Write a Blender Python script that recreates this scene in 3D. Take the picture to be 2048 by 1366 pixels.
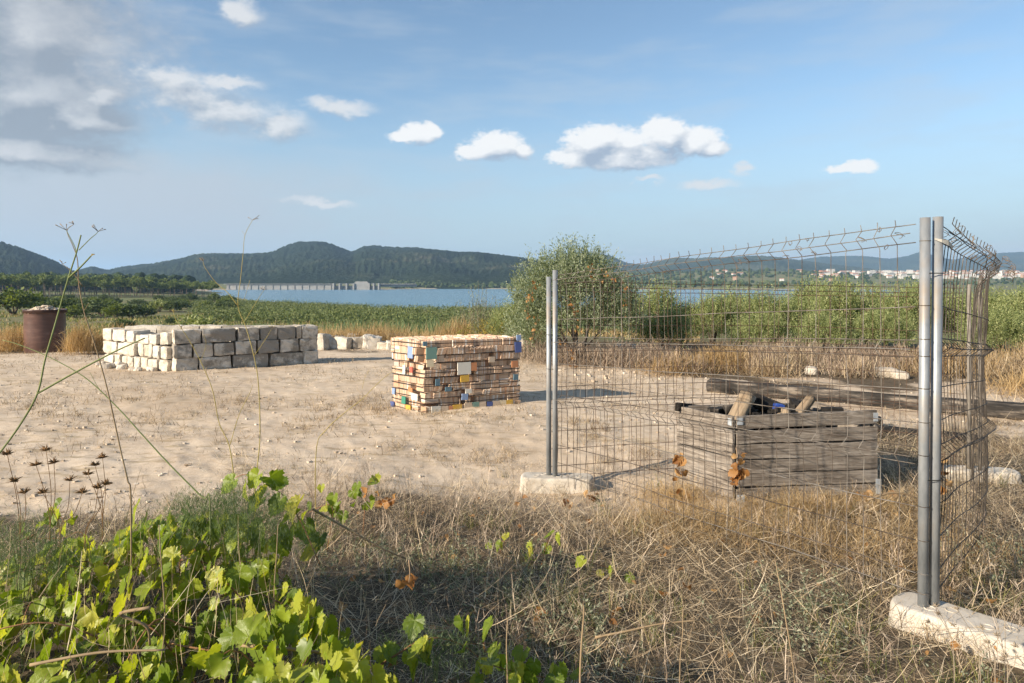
import bpy, bmesh, math
import numpy as np
from mathutils import Vector, Matrix

for _o in list(bpy.data.objects):
    bpy.data.objects.remove(_o, do_unlink=True)
scene = bpy.context.scene
COL = scene.collection
R = math.radians

# ------------------------------------------------------------------ camera
CAM_Z, F_PX, HOR = 1.75, 1365.0, 566.0          # eye height, focal length and horizon row in photo pixels
cam_data = bpy.data.cameras.new("camera")
cam = bpy.data.objects.new("camera", cam_data)
COL.objects.link(cam)
cam.location = (0, 0, CAM_Z)
cam.rotation_euler = (R(90), 0, 0)
cam_data.sensor_width = 36.0
cam_data.lens = F_PX / 2048 * 36.0
cam_data.shift_y = -(683.0 - HOR) / 2048
cam_data.clip_start = 0.05
cam_data.clip_end = 40000
scene.camera = cam

# ------------------------------------------------------------------ exposure
scene.view_settings.view_transform = 'Standard'
scene.view_settings.look = 'None'
scene.view_settings.gamma = 1
scene.view_settings.use_curve_mapping = False
scene.view_settings.exposure = 1.0
scene.cycles.max_bounces = 6
scene.cycles.diffuse_bounces = 2
scene.cycles.glossy_bounces = 2
scene.cycles.transmission_bounces = 4
scene.cycles.transparent_max_bounces = 6
scene.cycles.volume_bounces = 0
scene.cycles.use_adaptive_sampling = True
scene.cycles.adaptive_threshold = 0.025
scene.cycles.use_denoising = True

# ------------------------------------------------------------------ sun
SUN_EL, SUN_AZ = R(24), math.atan2(-0.848, -0.53)       # azimuth measured from +y towards +x
sun_vec = Vector((math.sin(SUN_AZ) * math.cos(SUN_EL), math.cos(SUN_AZ) * math.cos(SUN_EL), math.sin(SUN_EL)))
sun_data = bpy.data.lights.new("sun", 'SUN')
sun_data.energy = 5.0
sun_data.angle = R(0.53)
sun_data.color = (1.0, 0.87, 0.70)
sun = bpy.data.objects.new("sun", sun_data)
COL.objects.link(sun)
sun.rotation_euler = sun_vec.to_track_quat('Z', 'Y').to_euler()
sun.location = sun_vec * 60

# ------------------------------------------------------------------ node expression helper
class X:
    """a socket with arithmetic: builds math nodes in tree nt"""
    def __init__(s, nt, sock): s.nt, s.s = nt, sock
    def _m(s, op, *a, clamp=False):
        n = s.nt.nodes.new('ShaderNodeMath'); n.operation = op; n.use_clamp = clamp
        for i, v in enumerate((s,) + a):
            if isinstance(v, X): s.nt.links.new(v.s, n.inputs[i])
            else: n.inputs[i].default_value = v
        return X(s.nt, n.outputs[0])
    def __add__(s, o): return s._m('ADD', o)
    __radd__ = __add__
    def __sub__(s, o): return s._m('SUBTRACT', o)
    def __rsub__(s, o): return (s * -1) + o
    def __mul__(s, o): return s._m('MULTIPLY', o)
    __rmul__ = __mul__
    def __truediv__(s, o): return s._m('DIVIDE', o)
    def mx(s, o): return s._m('MAXIMUM', o)
    def smx(s, o, k): return s._m('SMOOTH_MAX', o, k)
    def mn(s, o): return s._m('MINIMUM', o)
    def sqrt(s): return s._m('SQRT')
    def clamp(s): return s._m('ADD', 0.0, clamp=True)
    def step(s, a, b, lo=0.0, hi=1.0):
        n = s.nt.nodes.new('ShaderNodeMapRange'); n.interpolation_type = 'SMOOTHSTEP'
        s.nt.links.new(s.s, n.inputs[0])
        for i, v in enumerate((a, b, lo, hi)): n.inputs[i + 1].default_value = v
        return X(s.nt, n.outputs[0])

def mix_col(nt, fac, a, b):
    n = nt.nodes.new('ShaderNodeMix'); n.data_type = 'RGBA'; n.clamp_factor = True
    for sock, v in ((n.inputs[0], fac), (n.inputs[6], a), (n.inputs[7], b)):
        if isinstance(v, X): nt.links.new(v.s, sock)
        elif isinstance(v, (tuple, list)): sock.default_value = (*v, 1)
        else: sock.default_value = v
    return X(nt, n.outputs[2])

def noise(nt, vec, scale, detail=4, rough=0.55, out=0, lac=2.0, dist=0.0):
    n = nt.nodes.new('ShaderNodeTexNoise')
    n.inputs['Scale'].default_value = scale; n.inputs['Detail'].default_value = detail
    n.inputs['Roughness'].default_value = rough; n.inputs['Lacunarity'].default_value = lac
    n.inputs['Distortion'].default_value = dist
    if vec is not None: nt.links.new(vec.s, n.inputs['Vector'])
    return X(nt, n.outputs[out])

def ramp(nt, fac, stops, interp='LINEAR'):
    n = nt.nodes.new('ShaderNodeValToRGB'); n.color_ramp.interpolation = interp
    el = n.color_ramp.elements
    while len(el) < len(stops): el.new(0.5)
    for e, (p, c) in zip(el, stops):
        e.position = p; e.color = (*c, 1)
    nt.links.new(fac.s, n.inputs[0])
    return X(nt, n.outputs[0])

# ------------------------------------------------------------------ sky with clouds (world)
world = bpy.data.worlds.new("World"); scene.world = world; world.use_nodes = True
def build_sky():
    nt = world.node_tree; N = nt.nodes
    bg = N['Background']
    sky = N.new('ShaderNodeTexSky'); sky.sky_type = 'NISHITA'; sky.sun_disc = False
    sky.sun_elevation = SUN_EL; sky.sun_rotation = SUN_AZ
    sky.altitude = 200; sky.air_density = 1.0; sky.dust_density = 0.25; sky.ozone_density = 3.0
    STR = 0.093
    tc = N.new('ShaderNodeTexCoord'); sep = N.new('ShaderNodeSeparateXYZ')
    nt.links.new(tc.outputs['Generated'], sep.inputs[0])
    x, y, z = (X(nt, sep.outputs[i]) for i in range(3))
    vec = X(nt, tc.outputs['Generated'])
    az = x._m('ARCTAN2', y) * F_PX
    hyp = (x * x + y * y + 1e-6).sqrt()
    el = z / hyp * F_PX
    def pix(px, py):
        t = (px - 1024) / F_PX
        return math.atan(t) * F_PX, (HOR - py) / math.sqrt(1 + t * t)
    # domain warp: billowing edges
    mp = N.new('ShaderNodeMapping'); mp.inputs['Scale'].default_value = (1, 1, 1.7)
    nt.links.new(vec.s, mp.inputs[0]); sv = X(nt, mp.outputs[0])
    mp2 = N.new('ShaderNodeMapping'); mp2.inputs['Scale'].default_value = (1, 1, 5.0)
    nt.links.new(vec.s, mp2.inputs[0]); sv2 = X(nt, mp2.outputs[0])
    wn = N.new('ShaderNodeTexNoise'); wn.inputs['Scale'].default_value = 17; wn.inputs['Detail'].default_value = 4.5
    wn.inputs['Roughness'].default_value = 0.6
    nt.links.new(sv.s, wn.inputs['Vector'])
    ws = N.new('ShaderNodeSeparateColor'); nt.links.new(wn.outputs['Color'], ws.inputs[0])
    w0, w1 = X(nt, ws.outputs[0]) - 0.5, X(nt, ws.outputs[1]) - 0.5
    nf = noise(nt, sv, 34, 3.5, 0.62)
    nb = noise(nt, sv, 6, 3, 0.55)
    nh = noise(nt, sv2, 5, 3.5, 0.6)
    def density(blobs, amp, dx=0.0, dy=0.0, k=0.18):
        cb = N.new('ShaderNodeCombineXYZ')
        nt.links.new((az + w0 * amp + dx).s, cb.inputs[0]); nt.links.new((el + w1 * (amp * 0.7) + dy).s, cb.inputs[1])
        D = None
        for (px, py, rx, ry) in blobs:
            a, e = pix(px, py)
            ma = N.new('ShaderNodeVectorMath'); ma.operation = 'MULTIPLY_ADD'
            nt.links.new(cb.outputs[0], ma.inputs[0])
            ma.inputs[1].default_value = (1.0 / rx, 1.0 / ry, 0); ma.inputs[2].default_value = (-a / rx, -e / ry, 0)
            ln = N.new('ShaderNodeVectorMath'); ln.operation = 'LENGTH'; nt.links.new(ma.outputs[0], ln.inputs[0])
            d = X(nt, ln.outputs['Value'])
            D = d if D is None else D._m('SMOOTH_MIN', d, k)
        return 1.0 - D
    skyc = X(nt, sky.outputs[0])
    bgm = N.new('ShaderNodeMix'); bgm.data_type = 'RGBA'; bgm.blend_type = 'MULTIPLY'; bgm.inputs[0].default_value = 1
    nt.links.new(skyc.s, bgm.inputs[6]); bgm.inputs[7].default_value = (STR * 1.03, STR * 1.0, STR * 0.91, 1)
    col = X(nt, bgm.outputs[2])
    # thin veils near the horizon and a faint streaky high cloud all round
    col = mix_col(nt, el.step(400, -10, 0, 0.85), col, (0.235, 0.295, 0.345))
    veil = (nh.step(0.42, 0.74) * el.step(10, 130) * 0.34)
    col = mix_col(nt, veil, col, (0.29, 0.33, 0.37))
    # the broad pale bank on the left (goes on out of frame)
    a0, e0 = pix(700, 330)
    bank = (az + w0 * 260 - nh * 500).step(a0 + 40, a0 - 560) * (el + w1 * 60 + nh * 110).step(330, 215) * el.step(-40, 120, 0.35, 1)
    col = mix_col(nt, bank * 0.9, col, (0.285, 0.31, 0.34))
    # low cumulus line along the right horizon
    low = (noise(nt, sv2, 16, 3, 0.55) + el.step(80, 5) * 0.1).step(0.47, 0.60) * el.step(80, 50) * el.step(14, 40) * az.step(60, 240)
    col = mix_col(nt, low * 0.5, col, (0.40, 0.42, 0.44))
    # scattered fair-weather cloud outside the frame
    gen = nb.step(0.56, 0.68) * (az._m('ABSOLUTE') - 1000).step(0, 350) * el.step(60, 260)
    col = mix_col(nt, gen * 0.8, col, (0.28, 0.30, 0.335))
    fine = noise(nt, sv, 95, 2.5, 0.6) - 0.5
    mo = N.new('ShaderNodeVectorMath'); mo.operation = 'ADD'; mo.inputs[1].default_value = (-0.008, 0, 0.026)
    nt.links.new(sv.s, mo.inputs[0])
    relief = nf - noise(nt, X(nt, mo.outputs[0]), 34, 3.5, 0.62)
    # grey mass, upper left
    grey = [(-180, 90, 320, 200), (20, 190, 190, 105), (70, 70, 110, 100), (-80, 285, 310, 42), (150, 235, 120, 50), (-320, 0, 500, 220), (205, 190, 50, 34)]
    D = density(grey, 110, k=0.3)
    Dl = density(grey, 110, dx=-26, dy=34, k=0.3)
    sh = ((D - Dl) * 1.8 + (nb - 0.5) * 1.8 + relief * 0.7 + fine * 0.2 + 0.40).clamp()
    gcol = mix_col(nt, sh, (0.165, 0.187, 0.217), (0.35, 0.355, 0.365))
    col = mix_col(nt, (D + (nf - 0.5) * 0.5 + fine * 0.12).step(-0.10, 0.48) * 0.92, col, gcol)
    # soft white-grey cloud right of it, with wisps
    soft = [(380, 185, 120, 60), (450, 225, 125, 52), (560, 250, 90, 40), (345, 152, 90, 26), (450, 165, 90, 17), (680, 215, 95, 22), (485, 26, 48, 32), (640, 402, 90, 12), (1490, 342, 30, 14), (1420, 366, 62, 15), (1300, 362, 50, 10)]
    D = density(soft, 90, k=0.3)
    Dl = density(soft, 90, dx=-16, dy=26, k=0.3)
    sh = ((D - Dl) * 1.2 + relief * 1.5 + fine * 0.25 + 0.45).clamp()
    scol = mix_col(nt, sh, (0.215, 0.24, 0.275), (0.43, 0.43, 0.43))
    col = mix_col(nt, (D + (nf - 0.5) * 0.75 + fine * 0.2).step(0.04, 0.80) * 0.84, col, scol)
    # crisp cumulus
    cum = [(1180, 286, 66, 44), (1205, 276, 50, 36), (1145, 316, 58, 24), (1255, 284, 50, 34), (1250, 314, 150, 32), (1332, 270, 60, 46), (1390, 282, 64, 34), (1430, 298, 36, 20),
           (990, 292, 70, 36), (955, 305, 60, 22), (1040, 303, 34, 20), (838, 268, 48, 26), (862, 262, 28, 22), (812, 276, 40, 16), (1722, 334, 38, 17), (1690, 338, 44, 10)]
    D = density(cum, 40, k=0.2)
    Dl = density(cum, 40, dx=-12, dy=32, k=0.2)
    sh = ((D - Dl) * 1.25 + relief * 1.2 + fine * 0.3 + 0.42).clamp()
    ccol = mix_col(nt, sh, (0.20, 0.24, 0.30), (0.53, 0.525, 0.515))
    col = mix_col(nt, (D + (nf - 0.5) * 0.7 + fine * 0.5).step(0.02, 0.42) * 0.94, col, ccol)
    nt.links.new(col.s, bg.inputs[0]); bg.inputs[1].default_value = 1.0
build_sky()
world.cycles.sampling_method = "MANUAL"
world.cycles.sample_map_resolution = 256

# ------------------------------------------------------------------ numpy helpers
def _h(ix, iy, s):
    n = (ix.astype(np.int64) * 374761393 + iy.astype(np.int64) * 668265263 + s * 1274126177) & 0x7fffffff
    n = ((n ^ (n >> 13)) * 1274126177) & 0x7fffffff
    return ((n ^ (n >> 16)) & 0xffff) / 65535.0
def vnoise(x, y, s=0):
    ix, iy = np.floor(x), np.floor(y)
    fx, fy = x - ix, y - iy
    fx, fy = fx * fx * (3 - 2 * fx), fy * fy * (3 - 2 * fy)
    a, b = _h(ix, iy, s), _h(ix + 1, iy, s)
    c, d = _h(ix, iy + 1, s), _h(ix + 1, iy + 1, s)
    return (a + (b - a) * fx) * (1 - fy) + (c + (d - c) * fx) * fy
def fbm(x, y, oct=4, s=0, g=0.5):
    v, a, t = 0, 1.0, 0
    for o in range(oct):
        v = v + a * vnoise(x, y, s + o * 17); t += a
        a *= g; x = x * 2.03 + 5.2; y = y * 2.03 + 1.7
    return v / t
def sst(a, b, x):
    t = np.clip((x - a) / (b - a), 0, 1)
    return t * t * (3 - 2 * t)

def px_ground(px, py, z=0.0):
    d = (CAM_Z - z) * F_PX / (py - HOR)
    return ((px - 1024) / F_PX * d, d, z)
def px_at(px, py, d):
    return Vector(((px - 1024) / F_PX * d, d, CAM_Z - (py - HOR) / F_PX * d))

def mesh_data(name, V, Fs, rnd=None, smooth=False):
    """V (n,3); Fs list of (m,k) int arrays; rnd per-vertex float attribute"""
    V = np.ascontiguousarray(V, dtype=np.float32)
    me = bpy.data.meshes.new(name)
    me.vertices.add(len(V)); me.vertices.foreach_set("co", V.ravel())
    if not isinstance(Fs, list): Fs = [Fs]
    loops = np.concatenate([np.asarray(f, dtype=np.int32).ravel() for f in Fs])
    sizes = np.concatenate([np.full(len(f), f.shape[1], dtype=np.int32) for f in Fs])
    starts = np.concatenate([[0], np.cumsum(sizes)[:-1]]).astype(np.int32)
    me.loops.add(len(loops)); me.loops.foreach_set("vertex_index", loops)
    me.polygons.add(len(sizes)); me.polygons.foreach_set("loop_start", starts)
    try: me.polygons.foreach_set("loop_total", sizes)
    except Exception: pass
    me.polygons.foreach_set("use_smooth", np.full(len(sizes), bool(smooth)))
    if rnd is not None:
        at = me.attributes.new("rnd", 'FLOAT', 'POINT')
        at.data.foreach_set("value", np.ascontiguousarray(rnd, dtype=np.float32))
    me.update(calc_edges=True)
    return me
def obj(name, me, mat=None, parent=None, loc=None, rot=None, scale=None):
    o = bpy.data.objects.new(name, me); COL.objects.link(o)
    if mat is not None and me is not None and len(me.materials) == 0: me.materials.append(mat)
    if parent is not None: o.parent = parent
    if loc is not None: o.location = loc
    if rot is not None: o.rotation_euler = rot
    if scale is not None: o.scale = scale
    return o
def tag(o, label=None, cat=None, group=None, kind=None):
    if label: o['label'] = label
    if cat: o['category'] = cat
    if group: o['group'] = group
    if kind: o['kind'] = kind
    return o
def thing(name, label, cat, loc=(0, 0, 0), rz=0.0, group=None):
    o = bpy.data.objects.new(name, None); COL.objects.link(o)
    o.empty_display_size = 0.1
    o.location = loc; o.rotation_euler = (0, 0, rz)
    return tag(o, label, cat, group)

BOXF = np.array([[0, 1, 3, 2], [4, 6, 7, 5], [0, 4, 5, 1], [2, 3, 7, 6], [0, 2, 6, 4], [1, 5, 7, 3]])
BOXV = np.array([[x, y, z] for x in (-.5, .5) for y in (-.5, .5) for z in (-.5, .5)])
def merge(parts):
    """list of (V, F[, rnd]) with the same face width"""
    Vs, Fs, Rs, off = [], [], [], 0
    for p in parts:
        Vs.append(p[0]); Fs.append(p[1] + off); off += len(p[0])
        Rs.append(np.full(len(p[0]), p[2] if len(p) > 2 else 0.5))
    return np.concatenate(Vs), np.concatenate(Fs), np.concatenate(Rs)
def box(c, d, M=None):
    V = BOXV * np.array(d)
    if M is not None: V = V @ np.array(M).T
    return V + np.array(c), BOXF
def rotz(a):
    c, s = math.cos(a), math.sin(a)
    return np.array([[c, -s, 0], [s, c, 0], [0, 0, 1]])
def frame(u, up=(0, 0, 1)):
    """3x3 with columns u, v, w"""
    u = np.array(u, float); u /= np.linalg.norm(u)
    w = np.array(up, float); v = np.cross(w, u); v /= np.linalg.norm(v); w = np.cross(u, v)
    return np.stack([u, v, w], axis=1)
def tube(P, r, sides=5, caps=True):
    """tube along points P with radius r (scalar or per point)"""
    P = np.array(P, float); n = len(P)
    r = np.broadcast_to(np.array(r, float), (n,))
    T = np.gradient(P, axis=0); T /= np.linalg.norm(T, axis=1)[:, None] + 1e-9
    ref = np.array([0.31, 0.17, 0.93]) if abs(T[:, 2]).mean() < 0.8 else np.array([0.93, 0.31, 0.1])
    U = np.cross(T, ref); U /= np.linalg.norm(U, axis=1)[:, None] + 1e-9
    W = np.cross(T, U)
    a = np.arange(sides) / sides * 2 * math.pi
    V = P[:, None, :] + r[:, None, None] * (np.cos(a)[None, :, None] * U[:, None, :] + np.sin(a)[None, :, None] * W[:, None, :])
    V = V.reshape(-1, 3)
    i = np.arange(n - 1)[:, None] * sides; j = np.arange(sides)[None, :]; k = (j + 1) % sides
    F = np.stack([i + j, i + k, i + sides + k, i + sides + j], axis=2).reshape(-1, 4)
    if caps and sides >= 4:
        if sides == 4:
            F = np.concatenate([F, [[3, 2, 1, 0]], [[(n - 1) * 4 + q for q in range(4)]]])
        else:
            c0, c1 = len(V), len(V) + 1
            V = np.concatenate([V, P[:1], P[-1:]])
            e = (n - 1) * sides
            F = np.concatenate([F, [[c0, c0, (q + 1) % sides, q] for q in range(sides)], [[c1, c1, e + q, e + (q + 1) % sides] for q in range(sides)]])
    return V, F
def fix_quads(F):
    """split (c,c,a,b) fan quads off as triangles"""
    deg = F[:, 0] == F[:, 1]
    out = [F[~deg]]
    if deg.any(): out.append(F[deg][:, 1:])
    return out
def tube_mesh(name, P, r, sides=5, smooth=True, rnd=None):
    V, F = tube(P, r, sides)
    return mesh_data(name, V, fix_quads(F), smooth=smooth, rnd=None if rnd is None else np.full(len(V), rnd))
def smooth_path(P, n):
    """Catmull-Rom through points P, n points"""
    P = np.array(P, float); m = len(P)
    Q = np.concatenate([[2 * P[0] - P[1]], P, [2 * P[-1] - P[-2]]])
    t = np.linspace(0, m - 1 - 1e-6, n); i = t.astype(int); f = (t - i)[:, None]
    a, b, c, d = Q[i], Q[i + 1], Q[i + 2], Q[i + 3]
    return 0.5 * (2 * b + (c - a) * f + (2 * a - 5 * b + 4 * c - d) * f ** 2 + (3 * b - a - 3 * c + d) * f ** 3)

# ------------------------------------------------------------------ materials
def new_mat(name):
    m = bpy.data.materials.new(name); m.use_nodes = True
    nt = m.node_tree
    return m, nt, nt.nodes['Principled BSDF']
def coords(nt, kind='Object'):
    tc = nt.nodes.new('ShaderNodeTexCoord'); return X(nt, tc.outputs[kind])
def mapped(nt, v, sc):
    mp = nt.nodes.new('ShaderNodeMapping'); mp.inputs['Scale'].default_value = sc
    nt.links.new(v.s, mp.inputs[0]); return X(nt, mp.outputs[0])
def world_pos(nt):
    g = nt.nodes.new('ShaderNodeNewGeometry'); return X(nt, g.outputs['Position'])
def add_bump(nt, b, h, strength, dist):
    n = nt.nodes.new('ShaderNodeBump'); n.inputs['Strength'].default_value = strength; n.inputs['Distance'].default_value = dist
    nt.links.new(h.s, n.inputs['Height']); nt.links.new(n.outputs[0], b.inputs['Normal'])
def attr(nt, name='rnd'):
    a = nt.nodes.new('ShaderNodeAttribute'); a.attribute_name = name; return X(nt, a.outputs['Fac'])
def obj_rnd(nt):
    return X(nt, nt.nodes.new('ShaderNodeObjectInfo').outputs['Random'])
def setc(nt, sock, v):
    if isinstance(v, X): nt.links.new(v.s, sock)
    else: sock.default_value = (*v, 1) if isinstance(v, tuple) else v

def noisy_mat(name, stops, scale=8, detail=6, rough=0.9, bump=0.4, bscale=None, bdist=0.02, stretch=(1, 1, 1), per_obj=0.0, use='Object', spec=0.25, metallic=0.0):
    m, nt, b = new_mat(name)
    v = mapped(nt, coords(nt, use) if use != 'World' else world_pos(nt), stretch)
    if per_obj:
        r = obj_rnd(nt)
        off = nt.nodes.new('ShaderNodeVectorMath'); off.operation = 'ADD'
        cx = nt.nodes.new('ShaderNodeCombineXYZ')
        for k in range(3): nt.links.new((r * (37.0 + 11 * k)).s, cx.inputs[k])
        nt.links.new(v.s, off.inputs[0]); nt.links.new(cx.outputs[0], off.inputs[1]); v = X(nt, off.outputs[0])
    f = noise(nt, v, scale, detail, 0.62)
    if per_obj: f = f + (obj_rnd(nt) - 0.5) * per_obj
    setc(nt, b.inputs['Base Color'], ramp(nt, f, stops))
    b.inputs['Roughness'].default_value = rough; b.inputs['Specular IOR Level'].default_value = spec
    b.inputs['Metallic'].default_value = metallic
    if bump: add_bump(nt, b, noise(nt, v, bscale or scale * 4, 6, 0.65), bump, bdist)
    return m
def leaf_mat(name, stops, transl=0.35, tcol=(1.0, 1.0, 0.55), rough=0.55, use_obj=False, noise_scale=0, gloss=0.25):
    """foliage: colour per blade or leaf (attribute rnd), part of the light passes through"""
    m, nt, b = new_mat(name)
    f = obj_rnd(nt) if use_obj else attr(nt)
    if noise_scale: f = f + (noise(nt, coords(nt), noise_scale, 3) - 0.5) * 0.5
    c = ramp(nt, f, stops)
    setc(nt, b.inputs['Base Color'], c)
    b.inputs['Roughness'].default_value = rough; b.inputs['Specular IOR Level'].default_value = gloss
    t = nt.nodes.new('ShaderNodeBsdfTranslucent')
    mu = nt.nodes.new('ShaderNodeMix'); mu.data_type = 'RGBA'; mu.blend_type = 'MULTIPLY'; mu.inputs[0].default_value = 1
    nt.links.new(c.s, mu.inputs[6]); mu.inputs[7].default_value = (*[q * 1.6 for q in tcol], 1)
    nt.links.new(mu.outputs[2], t.inputs[0])
    ms = nt.nodes.new('ShaderNodeMixShader'); ms.inputs[0].default_value = transl
    nt.links.new(b.outputs[0], ms.inputs[1]); nt.links.new(t.outputs[0], ms.inputs[2])
    nt.links.new(ms.outputs[0], nt.nodes['Material Output'].inputs[0])
    return m
# ------------------------------------------------------------------ terrain
LAKE_Z = -8.0
LAKE = np.array([(-300, 700), (-238, 560), (-217, 500), (-150, 400), (-101, 325), (-66, 277), (-22, 246), (13, 240), (50, 250), (90, 285),
                 (150, 330), (230, 420), (330, 560), (420, 700), (520, 850), (520, 1005), (400, 1030), (250, 1030), (138, 1020), (60, 1040),
                 (5, 1109), (-60, 1140), (-140, 1135), (-178, 1070), (-188, 1012), (-400, 1012), (-425, 960), (-380, 850)], float)
def lake_sd(x, y):
    """signed distance to the shoreline, positive on land"""
    d2 = np.full(x.shape, 1e18); inside = np.zeros(x.shape, bool)
    n = len(LAKE)
    for i in range(n):
        ax, ay = LAKE[i]; bx, by = LAKE[(i + 1) % n]
        ex, ey = bx - ax, by - ay
        t = np.clip(((x - ax) * ex + (y - ay) * ey) / (ex * ex + ey * ey), 0, 1)
        d2 = np.minimum(d2, (x - ax - t * ex) ** 2 + (y - ay - t * ey) ** 2)
        c = (ay > y) != (by > y)
        with np.errstate(divide='ignore', invalid='ignore'):
            xi = ax + (y - ay) / (by - ay if by != ay else 1e-9) * ex
        inside ^= c & (x < xi)
    d = np.sqrt(d2)
    return np.where(inside, -d, d)
def gauss(x, y, cx, cy, r): return np.exp(-((x - cx) ** 2 + (y - cy) ** 2) / (r * r))
def dirt_mask(x, y):
    """1 on the bare cleared earth"""
    n = fbm(x * 0.7, y * 0.7, 4, 3) - 0.5
    front = 5.6 + 0.55 * sst(-2.0, 0.6, x) + 2.2 * sst(2.6, 5.2, x) - 0.6 * sst(-2.4, -4.5, x)
    back = 21.0 + 1.0 * sst(-4, -12, x) - 7.6 * sst(1.2, 4.6, x)
    return sst(-1.2, 1.2, y - front + n * 4.2) * (1 - sst(-0.9, 0.9, y - back + n * 4.5)) * (1 - sst(11, 14, np.abs(x + 3 * n) * np.where(x > 0, 1.0, 0.72)))
def land(x, y):
    r = np.hypot(x, np.maximum(y, 0) * 1.0) * 0.35 + np.maximum(y, 0) * 0.65
    z = np.interp(r, [0, 3.5, 6.6, 10, 16, 21, 26, 60, 90, 130, 420, 1030, 1100, 1400, 1700, 2200, 2700, 9000],
                  [0, 0, -.14, -.17, -.22, -.32, -.5, -1.9, -3, -3.8, -4.4, -6.5, -4.5, 3, 12, 31, 46, 46])
    z = z - 0.10 * gauss(x, y, 0.3, 6.7, 1.5) + 0.04 * gauss(x, y, 2.6, 5.8, 1.6) + 0.22 * gauss(x, y, -2.1, 2.6, 1.3)
    z = z + 17 * gauss(x, y, 40, 1260, 110) + 9 * gauss(x, y, -60, 1230, 90) + 16 * gauss(x, y, 640, 1800, 260)
    return z
def ground(x, y, micro=True):
    x = np.asarray(x, float); y = np.asarray(y, float)
    r = np.hypot(x, y)
    z = land(x, y)
    z = z + (fbm(x * 0.06, y * 0.06, 3, 9) - 0.5) * np.clip(r - 22, 0, 60) * 0.02
    z = z + (fbm(x * 0.45, y * 0.45, 3, 21) - 0.5) * 0.10 * np.clip((r - 1) / 4, 0.2, 1) * (1 - sst(40, 90, r))
    if micro:
        dm = dirt_mask(x, y)
        rough = fbm(x * 2.1, y * 2.1, 2, 33)
        z = z + dm * (fbm(x * 5.0, y * 6.5, 3, 5) - 0.5) * 0.058 * (0.3 + rough) * (1 - sst(18, 26, r))
        z = z + (fbm(x * 9, y * 9, 2, 8) - 0.5) * 0.035 * (1 - dm) * (1 - sst(14, 22, r))
    sd = lake_sd(x, y)
    sdn = sd + (fbm(x * 0.03, y * 0.03, 3, 77) - 0.5) * 26 * sst(150, 260, r)
    zz = np.where(sdn > 0, LAKE_Z + np.minimum(sdn * (0.021 + 0.04 * sst(600, 900, y)), np.maximum(z - LAKE_Z, 0)), LAKE_Z + np.maximum(sdn * 0.05, -4.0))
    k = sst(35, 75, r)
    return z * (1 - k) + zz * k
def gz(x, y):
    return float(ground(np.array([x]), np.array([y]))[0])

def ground_material():
    m, nt, b = new_mat("ground_earth")
    p = world_pos(nt)
    n1 = noise(nt, p, 0.9, 8, 0.62); n2 = noise(nt, p, 7.0, 8, 0.7); n3 = noise(nt, p, 60.0, 4, 0.6)
    pst = mapped(nt, p, (1, 2.6, 1))
    tr = noise(nt, pst, 2.2, 6, 0.66)
    sand = ramp(nt, n1 * 0.45 + n2 * 0.55, [(0.28, (0.33, 0.245, 0.165)), (0.46, (0.50, 0.40, 0.295)), (0.62, (0.61, 0.505, 0.385)), (0.78, (0.68, 0.585, 0.465))])
    litter = ramp(nt, n2 * 0.6 + n3 * 0.4, [(0.3, (0.17, 0.125, 0.07)), (0.5, (0.30, 0.225, 0.13)), (0.7, (0.42, 0.33, 0.20))])
    sand = mix_col(nt, tr.step(0.52, 0.66) * 0.7, sand, litter)
    big = noise(nt, p, 0.22, 5, 0.6)
    sand = mix_col(nt, big.step(0.46, 0.66) * 0.6, sand, (0.385, 0.285, 0.19))
    duff = ramp(nt, n2 * 0.5 + n3 * 0.5, [(0.3, (0.045, 0.034, 0.022)), (0.5, (0.10, 0.076, 0.05)), (0.72, (0.22, 0.17, 0.11))])
    dirt = attr(nt, 'dirt')
    near = mix_col(nt, (dirt + (n2 - 0.5) * 0.5).step(0.25, 0.75), duff, sand)
    pf = mapped(nt, p, (1, 1.0, 1))
    f1 = noise(nt, pf, 0.035, 6, 0.6); f2 = noise(nt, pf, 0.5, 5, 0.65)
    field = ramp(nt, f1 * 0.62 + f2 * 0.38, [(0.30, (0.15, 0.115, 0.07)), (0.42, (0.20, 0.165, 0.085)), (0.50, (0.135, 0.14, 0.055)), (0.60, (0.115, 0.155, 0.045)), (0.72, (0.20, 0.20, 0.08))])
    col = mix_col(nt, attr(nt, 'field'), near, field)
    shore = ramp(nt, f2, [(0.3, (0.30, 0.235, 0.165)), (0.7, (0.48, 0.40, 0.30))])
    col = mix_col(nt, attr(nt, 'shore'), col, shore)
    setc(nt, b.inputs['Base Color'], col)
    b.inputs['Roughness'].default_value = 0.95; b.inputs['Specular IOR Level'].default_value = 0.15
    add_bump(nt, b, n2 * 0.6 + n3 * 0.25, 0.55, 0.035)
    return m
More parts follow.
